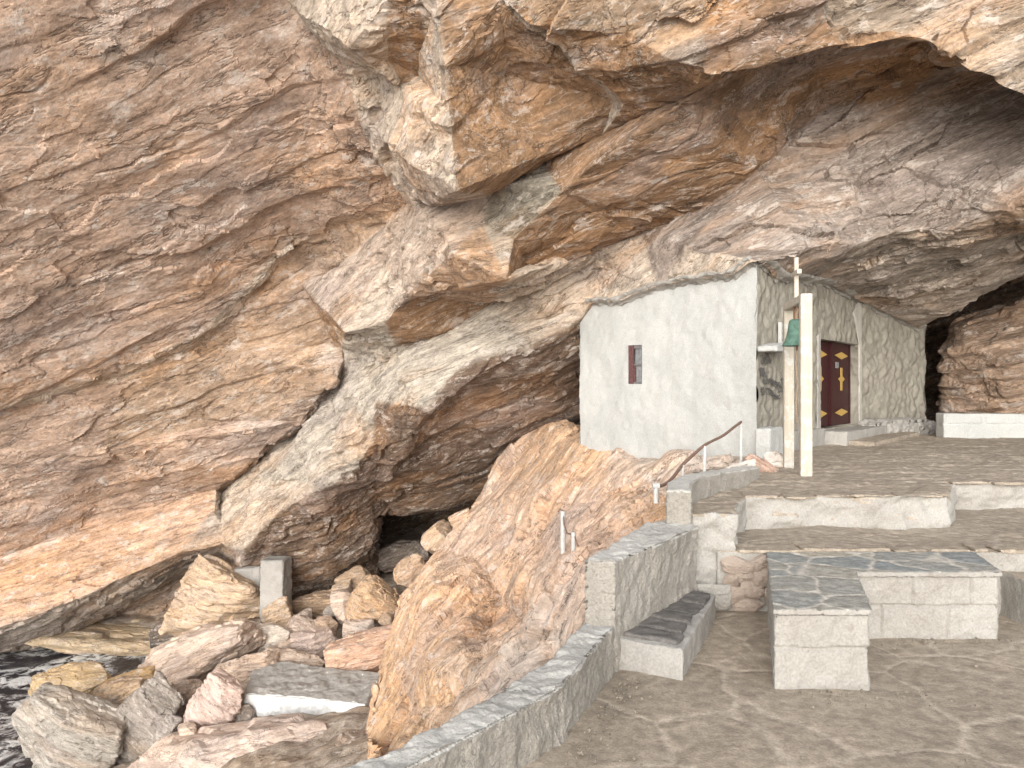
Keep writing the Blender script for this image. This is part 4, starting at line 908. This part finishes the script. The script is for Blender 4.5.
def leaf(name, fr, u0, u1, d):
    lf = at_chapel(panel_box(name, fr, u0 + .006, u1 - .006, dz0 + .01, dz1 - .01, d - .05, d, M['maroon'], chapel))
    sub = lambda ob: ob
    H = dz1 - dz0; cu = (u0 + u1) / 2 + .02; w = (u1 - u0) * .34
    def kid(ob): ob.parent = lf; return ob
    for e in ((u0 + .008, u0 + .06), (u1 - .07, u1 - .008)): kid(panel_box('stile', fr, e[0], e[1], dz0 + .012, dz1 - .012, d, d + .012, M['maroon'], lf))
    kid(ornament(lf, fr, diamond(cu, dz1 - H * .155, w, .065), d + .004)); kid(ornament(lf, fr, diamond(cu, dz0 + H * .155, w, .065), d + .004))
    kid(ornament(lf, fr, fancy(cu, dz0 + H * .56, w * .5, .20), d + .004))
    return lf
lf = leaf('door_leaf', f2, mid_, du1, -REV)
kid = panel_box('notice', f2, mid_ + .24, mid_ + .42, dz1 - .45, dz1 - .34, -REV + .004, -REV + .014, M['glass_grey'], lf)
bpy.data.objects.remove(door)
leaf('door_leaf', f2, du0, mid_, -REV - .02)
# dark room behind the opening
M['inside'] = plain('dark_plaster', (.05, .045, .04), .95, .2, 6)  # near-black even colour for the inside of the room
def room_box(fr, u0, u1, z0, z1, d0, d1):
    a, u, n = fr; bm = bmesh.new(); vs = []
    for zz in (z0, z1):
        for uu, dd in ((u0, d0), (u1, d0), (u1, d1), (u0, d1)): vs.append(bm.verts.new((a[0] + u[0] * uu + n[0] * dd, a[1] + u[1] * uu + n[1] * dd, zz)))
    for f in ((0, 1, 2, 3), (4, 5, 6, 7), (1, 2, 6, 5), (2, 3, 7, 6), (3, 0, 4, 7)): bm.faces.new([vs[k] for k in f])
    return at_chapel(bobj('interior', bm, M['inside'], chapel))
room_box(f2, du0 - .1, du1 + .1, dz0 - .02, dz1 + .1, -REV - .09, -1.6)
# window
M['wgrey'] = plain('grey_window_paint', (.16, .15, .15), .6, .2, 20)
win = at_chapel(panel_box('window', f1, wu0, wu0 + (wu1 - wu0) * .36, wz0, wz1, -.03, -.008, M['maroon_dark'], chapel)); win.name = 'window'
def kidw(*a_): o_ = panel_box(*a_, win); return o_
Wd = wu1 - wu0; xs = wu0 + Wd * .36
kidw('pane', f1, xs, wu1, wz0, wz1, -.06, -.05, M['glass_grey'])
kidw('frame', f1, wu1 - .03, wu1 - .002, wz0 + .002, wz1 - .002, -.05, -.015, M['wgrey']); kidw('frame', f1, xs + .002, wu1 - .031, wz1 - .06, wz1 - .002, -.05, -.015, M['wgrey'])
kidw('frame', f1, xs + .002, wu1 - .031, (wz0 + wz1) / 2 - .02, (wz0 + wz1) / 2 + .015, -.05, -.015, M['wgrey']); kidw('frame', f1, xs + .002, wu1 - .031, wz0 + .002, wz0 + .03, -.05, -.01, M['wgrey'])
kidw('frame', f1, xs + .002, xs + .028, wz0 + .031, (wz0 + wz1) / 2 - .021, -.05, -.015, M['maroon_dark'])
# plinth at the corner, doorstep, stone footing, bracket slab
plaster_patch('plinth', f2, [(-.06, .3), (.44, .3), (.46, uz(f2, 772, 430)[1] - .03), (.40, uz(f2, 765, 428)[1] + .02), (-.06, uz(f2, 758, 428)[1])], .0, M['whitewash'], 84, .20)
plaster_patch('plinth', f2, [(.47, .4), (du0 - .02, .4), (du0 - .02, dz0 + .02), (.48, uz(f2, 780, 429)[1] - .02)], .0, M['cement'], 85, .10)
plaster_patch('doorstep', f2, [(du0 - .02, .5), (du1 + .5, .5), (du1 + .52, dz0 - .03), (du0 + .02, dz0 - .025)], .0, M['lime'], 86, .42)
plaster_patch('doorstep', f2, [(du0 + .12, .5), (du1 + .95, .5), (du1 + .95, dz0 - .16), (du0 + .12, dz0 - .17)], .30, M['paving'], 87, .5)
f3 = frame_of(CD, CR); L3 = np.linalg.norm(CR - CD)
plaster_patch('footing', f3, [(-.1, .5), (L3 + .35, .5), (L3 + .3, .78), (L3 * .7, .98), (.3, 1.0), (-.1, .96)], .0, M['cement'], 88, .38, .04, .05)
plaster_patch('bracket_slab', f2, [uz(f2, 757, 352), uz(f2, 773, 353), uz(f2, 775, 346), uz(f2, 768, 343), uz(f2, 757, 346)], .0, M['whitewash'], 89, .26, .025, .012)
# mortar smeared along the joint between wall and rock
def mortar(p0, p1, fr, seed):
    rr = random.Random(seed); nst = max(2, int((p1 - p0) / 1.5)); rows = []
    a, u, n = fr
    for k in range(nst + 1):
        px_ = p0 + (p1 - p0) * k / nst; t_ = u_of(px_, a, u); y_ = np.interp(px_, [q[0] for q in TOPY], [q[1] for q in TOPY])
        d_ = a[1] + u[1] * t_; z_ = EYE - (y_ - 384) / FPX * d_; h_ = .022 + .045 * max(0, math.sin(k * .9 + seed) * .5 + rr.random() * .6)
        rows.append([(a[0] + u[0] * t_ + n[0] * q, a[1] + u[1] * t_ + n[1] * q, z_ + w) for q, w in ((.0, -.05 - h_ * .6), (.035, -.02 - h_ * .3), (.12 + h_ * .6, .0 + rr.uniform(-.01, .01)), (.17 + h_ * .6, .03), (.14, .07), (.0, .07))])
    V = np.array(rows).reshape(-1, 3); m = 6; F = []
    for k in range(nst):
        for j in range(m):
            a0, a1, b0, b1 = k * m + j, k * m + (j + 1) % m, (k + 1) * m + j, (k + 1) * m + (j + 1) % m
            F += [(a0, b0, b1), (a0, b1, a1)]
    F += [(0, j, j + 1) for j in range(1, m - 1)] + [(nst * m, nst * m + j + 1, nst * m + j) for j in range(1, m - 1)]
    V, F, N = rough(V, np.array(F), .03, .018, 8, seed)
    at_chapel(mk('mortar_joint', V, F, M['lime'], chapel))
mortar(592, 756, f1, 3); mortar(758, 858, f2, 4); mortar(861, 918, f3, 5)
# scrawl on the facade
M['ink'] = plain('faded_black_paint', (.13, .125, .12), .9, .2, 30)
def tube(name, pts, r, mat, parent=None, cyc=False, res=6):
    cu = bpy.data.curves.new(name, 'CURVE'); cu.dimensions = '3D'; cu.bevel_depth = r; cu.bevel_resolution = 2; cu.use_fill_caps = True
    sp = cu.splines.new('POLY'); sp.points.add(len(pts) - 1)
    for k, p_ in enumerate(pts): sp.points[k].co = (*p_, 1)
    tmp = bpy.data.objects.new(name, cu); me = bpy.data.meshes.new_from_object(tmp); me.name = name; bpy.data.objects.remove(tmp)
    me.materials.clear(); me.materials.append(mat)
    for p_ in me.polygons: p_.use_smooth = True
    o = bpy.data.objects.new(name, me); COL.objects.link(o)
    if parent is not None: o.parent = parent
    return o
rnd = random.Random(12); bm = bmesh.new()
def scrawl_loop(cx, cy, rx, ry, seed):
    rr = random.Random(seed); pts_ = []
    for k in range(26):
        t = k / 25 * rr.uniform(1.5, 2.5) * 2 * math.pi
        pts_.append(uz(f2, cx + rx * math.cos(t) * (1 - .3 * k / 25) + rr.uniform(-.6, .6), cy + ry * math.sin(t * 1.3) + rr.uniform(-.8, .8)))
    return pts_
for k, (cx, cy, rx, ry) in enumerate([(763, 360, 3.5, 5), (767, 358, 3, 5), (761, 372, 3, 5), (764, 378, 4, 6), (772, 383, 5, 4), (768, 392, 6, 4), (778, 387, 4, 5), (775, 397, 4, 3), (761, 391, 2, 4), (782, 382, 2, 4)]):
    pl = scrawl_loop(cx, cy, rx, ry, k); a, u, n = f2
    for j in range(len(pl) - 1):
        (u0, z0), (u1, z1) = pl[j], pl[j + 1]; L_ = math.hypot(u1 - u0, z1 - z0) + 1e-6; tx, tz = -(z1 - z0) / L_ * .003, (u1 - u0) / L_ * .003
        q = [(u0 - tx, z0 - tz), (u1 - tx, z1 - tz), (u1 + tx, z1 + tz), (u0 + tx, z0 + tz)]
        lo = [bm.verts.new((a[0] + u[0] * x_ + n[0] * .022, a[1] + u[1] * x_ + n[1] * .022, y_)) for x_, y_ in q]; hi = [bm.verts.new((a[0] + u[0] * x_ + n[0] * .027, a[1] + u[1] * x_ + n[1] * .027, y_)) for x_, y_ in q]
        bm.faces.new(hi); [bm.faces.new([lo[i_], lo[(i_ + 1) % 4], hi[(i_ + 1) % 4], hi[i_]]) for i_ in range(4)]
at_chapel(bobj('graffiti', bm, M['ink'], chapel))
# notice board on the facade
M['board'] = plain('weathered_board', (.42, .40, .36), .8, .12, 20)
nu0, nu1 = u_of(776, f2[0], f2[1]), u_of(789, f2[0], f2[1]); nz0, nz1 = z_at(780, 347, f2[0], f2[1]), z_at(780, 324, f2[0], f2[1])
sg = thing('notice_board', 'small weathered notice with faint dark lettering behind the bell', 'notice', loc=(f2[0][0] + f2[1][0] * nu0, f2[0][1] + f2[1][1] * nu0, nz0))
local(panel_box('board', f2, nu0, nu1, nz0, nz1, .05, .075, M['board'], sg), sg)
local(panel_box('edge_strip', f2, nu0 - .035, nu0 - .002, nz0 - .01, nz1 + .01, .04, .09, M['whitewash'], sg), sg)
a, u, n = f2
for r_ in range(3):
    rr = random.Random(r_); ln = []
    for c_ in range(14):
        uu = nu0 + .04 + c_ * .022; zz = nz1 - .06 - r_ * .085 + (.018 if c_ % 2 else -.014) * rr.uniform(.5, 1.)
        ln.append((a[0] + u[0] * uu + n[0] * .077, a[1] + u[1] * uu + n[1] * .077, zz))
    local(tube('lettering', ln, .005, M['ink'], sg), sg)

# ------------------------------------------------------------------ bell frame, bell
s = NT('painted_timber'); p = s.obj(); gr = s.noise(s.scale(p, (14, 14, .8)), 2.2, 6, .65); fl_ = s.noise(p, 11, 6, .7)
c = s.mix(s.ramp(gr, .3, .7), (.53, .49, .41), (.45, .40, .32)); c = s.mix(s.ramp(fl_, .5, .6, 0, .8), c, (.58, .575, .55)); c = s.mix(s.ramp(s.noise(p, 40, 4, .6), .64, .72, 0, .5), c, (.40, .30, .2))
M['timber'] = s.done(c, s.bump(gr, .3, .01), .8)
bf = thing('bell_stand', 'tall white painted timber bell stand with a small wooden cross on top', 'bell stand', loc=(3.09, 8.1, .69))
A0 = W(805.5, 475, 8.1)[:2]; B0 = W(788.5, 473, 9.0)[:2]; A0 = np.array(A0); B0 = np.array(B0)
fb_ = frame_of(A0, B0); Lb = np.linalg.norm(B0 - A0)
ztop = EYE + 90 / FPX * 8.1
local(panel_box('post', fb_, -.055, .045, .55, ztop, -.058, .058, M['timber'], bf, .006), bf)
local(panel_box('post', fb_, Lb - .045, Lb + .05, .5, ztop - .09, -.055, .055, M['timber'], bf, .006), bf)
a, u, n = fb_
local(panel_box('beam', fb_, .047, Lb + .05, ztop - .088, ztop - .004, -.053, .053, M['timber'], bf, .006), bf)
cu_ = Lb * .52; cz = ztop + .02
crs = local(panel_box('cross', fb_, cu_ - .022, cu_ + .022, ztop - .004, ztop + .46, -.022, .022, M['timber'], bf, .003), bf)
kx = panel_box('cross_arm', fb_, cu_ - .17, cu_ + .17, ztop + .26, ztop + .31, -.025, .025, M['timber'], crs, .003)
# bell
bc = a + u * cu_; bz = EYE + 65 / FPX * 8.55
M['bronze'] = plain('verdigris_bronze', (.125, .225, .18), .7, .25, 14, .15)
M['rust'] = plain('rusty_iron', (.22, .12, .075), .85, .3, 30); M['rope'] = plain('old_rope', (.36, .27, .19), .95, .25, 60)
bell = thing('bell', 'green bronze bell hanging from the timber frame', 'bell', loc=(bc[0], bc[1], bz - .30))
prof = [(.0, .30), (.06, .298), (.085, .285), (.095, .25), (.105, .18), (.125, .10), (.15, .045), (.172, .012), (.175, 0), (.165, .0), (.14, .04), (.115, .10), (.09, .2), (.06, .27), (0, .28)]
bm = bmesh.new(); NS = 40; rings = []
for r_, z_ in prof: rings.append([bm.verts.new((r_ * math.cos(2 * math.pi * k / NS), r_ * math.sin(2 * math.pi * k / NS), z_)) for k in range(NS)] if r_ > 0 else [bm.verts.new((0, 0, z_))])
for k in range(len(rings) - 1):
    A_, B_ = rings[k], rings[k + 1]
    for j in range(NS):
        j2 = (j + 1) % NS
        if len(A_) == 1: bm.faces.new([A_[0], B_[j], B_[j2]])
        elif len(B_) == 1: bm.faces.new([A_[j], A_[j2], B_[0]])
        else: bm.faces.new([A_[j], A_[j2], B_[j2], B_[j]])
bmesh.ops.scale(bm, vec=(.86, .86, 1), verts=bm.verts); bobj('body', bm, M['bronze'], bell, True)
hang = ztop - .09 - (bz - .30)
tube('strap', [(-.02, 0, .29), (-.025, 0, hang)], .012, M['rust'], bell); tube('strap', [(.03, 0, .29), (.028, 0, hang)], .012, M['rust'], bell)
tube('hanger', [(0, 0, .29), (0, 0, .36), (.02, .01, hang - .03), (0, 0, hang)], .02, M['rope'], bell)
cl = tube('clapper', [(0, 0, .25), (.005, 0, .05), (.01, 0, -.05)], .012, M['rust'], bell)
tube('rope', [(.01, 0, -.05), (.0, .01, -.2), (.015, 0, -.45), (.0, .005, -.62), (.01, 0, -.85)], .010, M['rope'], cl)

# ------------------------------------------------------------------ handrails
M['white_iron'] = plain('white_painted_iron', (.54, .535, .515), .5, .12, 30); M['brown_pipe'] = plain('brown_pipe', (.20, .13, .10), .6, .25, 30)
hr = thing('handrail', 'bent brown pipe handrail on white posts climbing to the chapel wall', 'handrail', loc=tuple(W(700, 470, 8.0)))
pp0 = [(655, 486, 7.0), (662, 486, 7.1), (669, 482, 7.2), (675, 475, 7.35), (682, 465, 7.5), (692, 456, 7.75), (703, 446, 8.0), (712, 441, 8.25), (723, 436, 8.5), (733, 428, 8.75), (741, 422, 9.0)]
pp0 = np.array(pp0, float); tt = np.arange(len(pp0)); ts = np.linspace(0, len(pp0) - 1, 61); pp = np.stack([np.interp(ts, tt, pp0[:, k]) for k in range(3)], 1)
for _ in range(6): pp[1:-1] = (pp[:-2] + pp[1:-1] * 2 + pp[2:]) / 4
local(tube('rail', [tuple(W(*q)) for q in pp], .016, M['brown_pipe'], hr), hr)
for px_, y0, y1, d_ in ((656, 485, 503, 7.0), (682.5, 465, 490, 7.5), (704.5, 446, 478, 8.0), (741, 422, 466, 9.0)):
    local(tube('post', [tuple(W(px_, y0, d_)), tuple(W(px_, y1, d_))], .017 if px_ > 660 else .024, M['white_iron'], hr), hr)
x, y, z = W(656, 486, 7.0); local(tube('post_cap', [(x - .03, y, z), (x + .03, y, z)], .03, M['white_iron'], hr), hr)
pr = thing('railing_posts', 'two thin white posts with a sagging wire standing on the orange slope', 'railing', loc=tuple(W(563, 560, 10.4)))
local(tube('post', [tuple(W(563, 511, 8.3)), tuple(W(563, 568, 8.3))], .028, M['white_iron'], pr), pr)
local(tube('post', [tuple(W(573.5, 532, 8.1)), tuple(W(573.5, 560, 8.1))], .026, M['white_iron'], pr), pr)
local(tube('wire', [tuple(W(*q)) for q in ((558, 512, 8.28), (560, 509, 8.29), (563, 511, 8.3), (564, 524, 8.25), (567, 533, 8.2), (570, 534, 8.15), (573.5, 532, 8.1), (576, 541, 8.07), (579, 548, 8.04), (580, 554, 8.02))], .009, M['brown_pipe'], pr), pr)

# ------------------------------------------------------------------ loose grit on the courtyard floor
rs = np.random.RandomState(5); D, FI = ico(2); VV, FF_ = [], []
spots = []
for k in range(520):
    m = rs.rand()
    if m < .35: t_ = rs.rand(); x_, y_ = .62 - .42 * t_ + abs(rs.normal()) * .12, 4.3 - 1.0 * t_
    elif m < .6: x_, y_ = rs.uniform(1.5, 2.2) + rs.normal() * .05, 4.12 - abs(rs.normal()) * .10
    elif m < .75: x_, y_ = rs.uniform(2.3, 3.3), 4.97 - abs(rs.normal()) * .09
    else: x_, y_ = rs.uniform(-.1, 3.6), rs.uniform(2.6, 5.4)
    r_ = .002 + .007 * rs.rand() ** 3
    VV.append(D * (r_ * rs.uniform(.7, 1.3, 3)) * (1 + .25 * rs.normal(size=(len(D), 1))) + np.array((x_, y_, r_ * .5 + .004))); FF_.append(FI + k * len(D))
o = mk('grit', np.concatenate(VV), np.concatenate(FF_), plain('grit', (.22, .19, .155), .95, .35, 12), flat=True); o['kind'] = 'stuff'
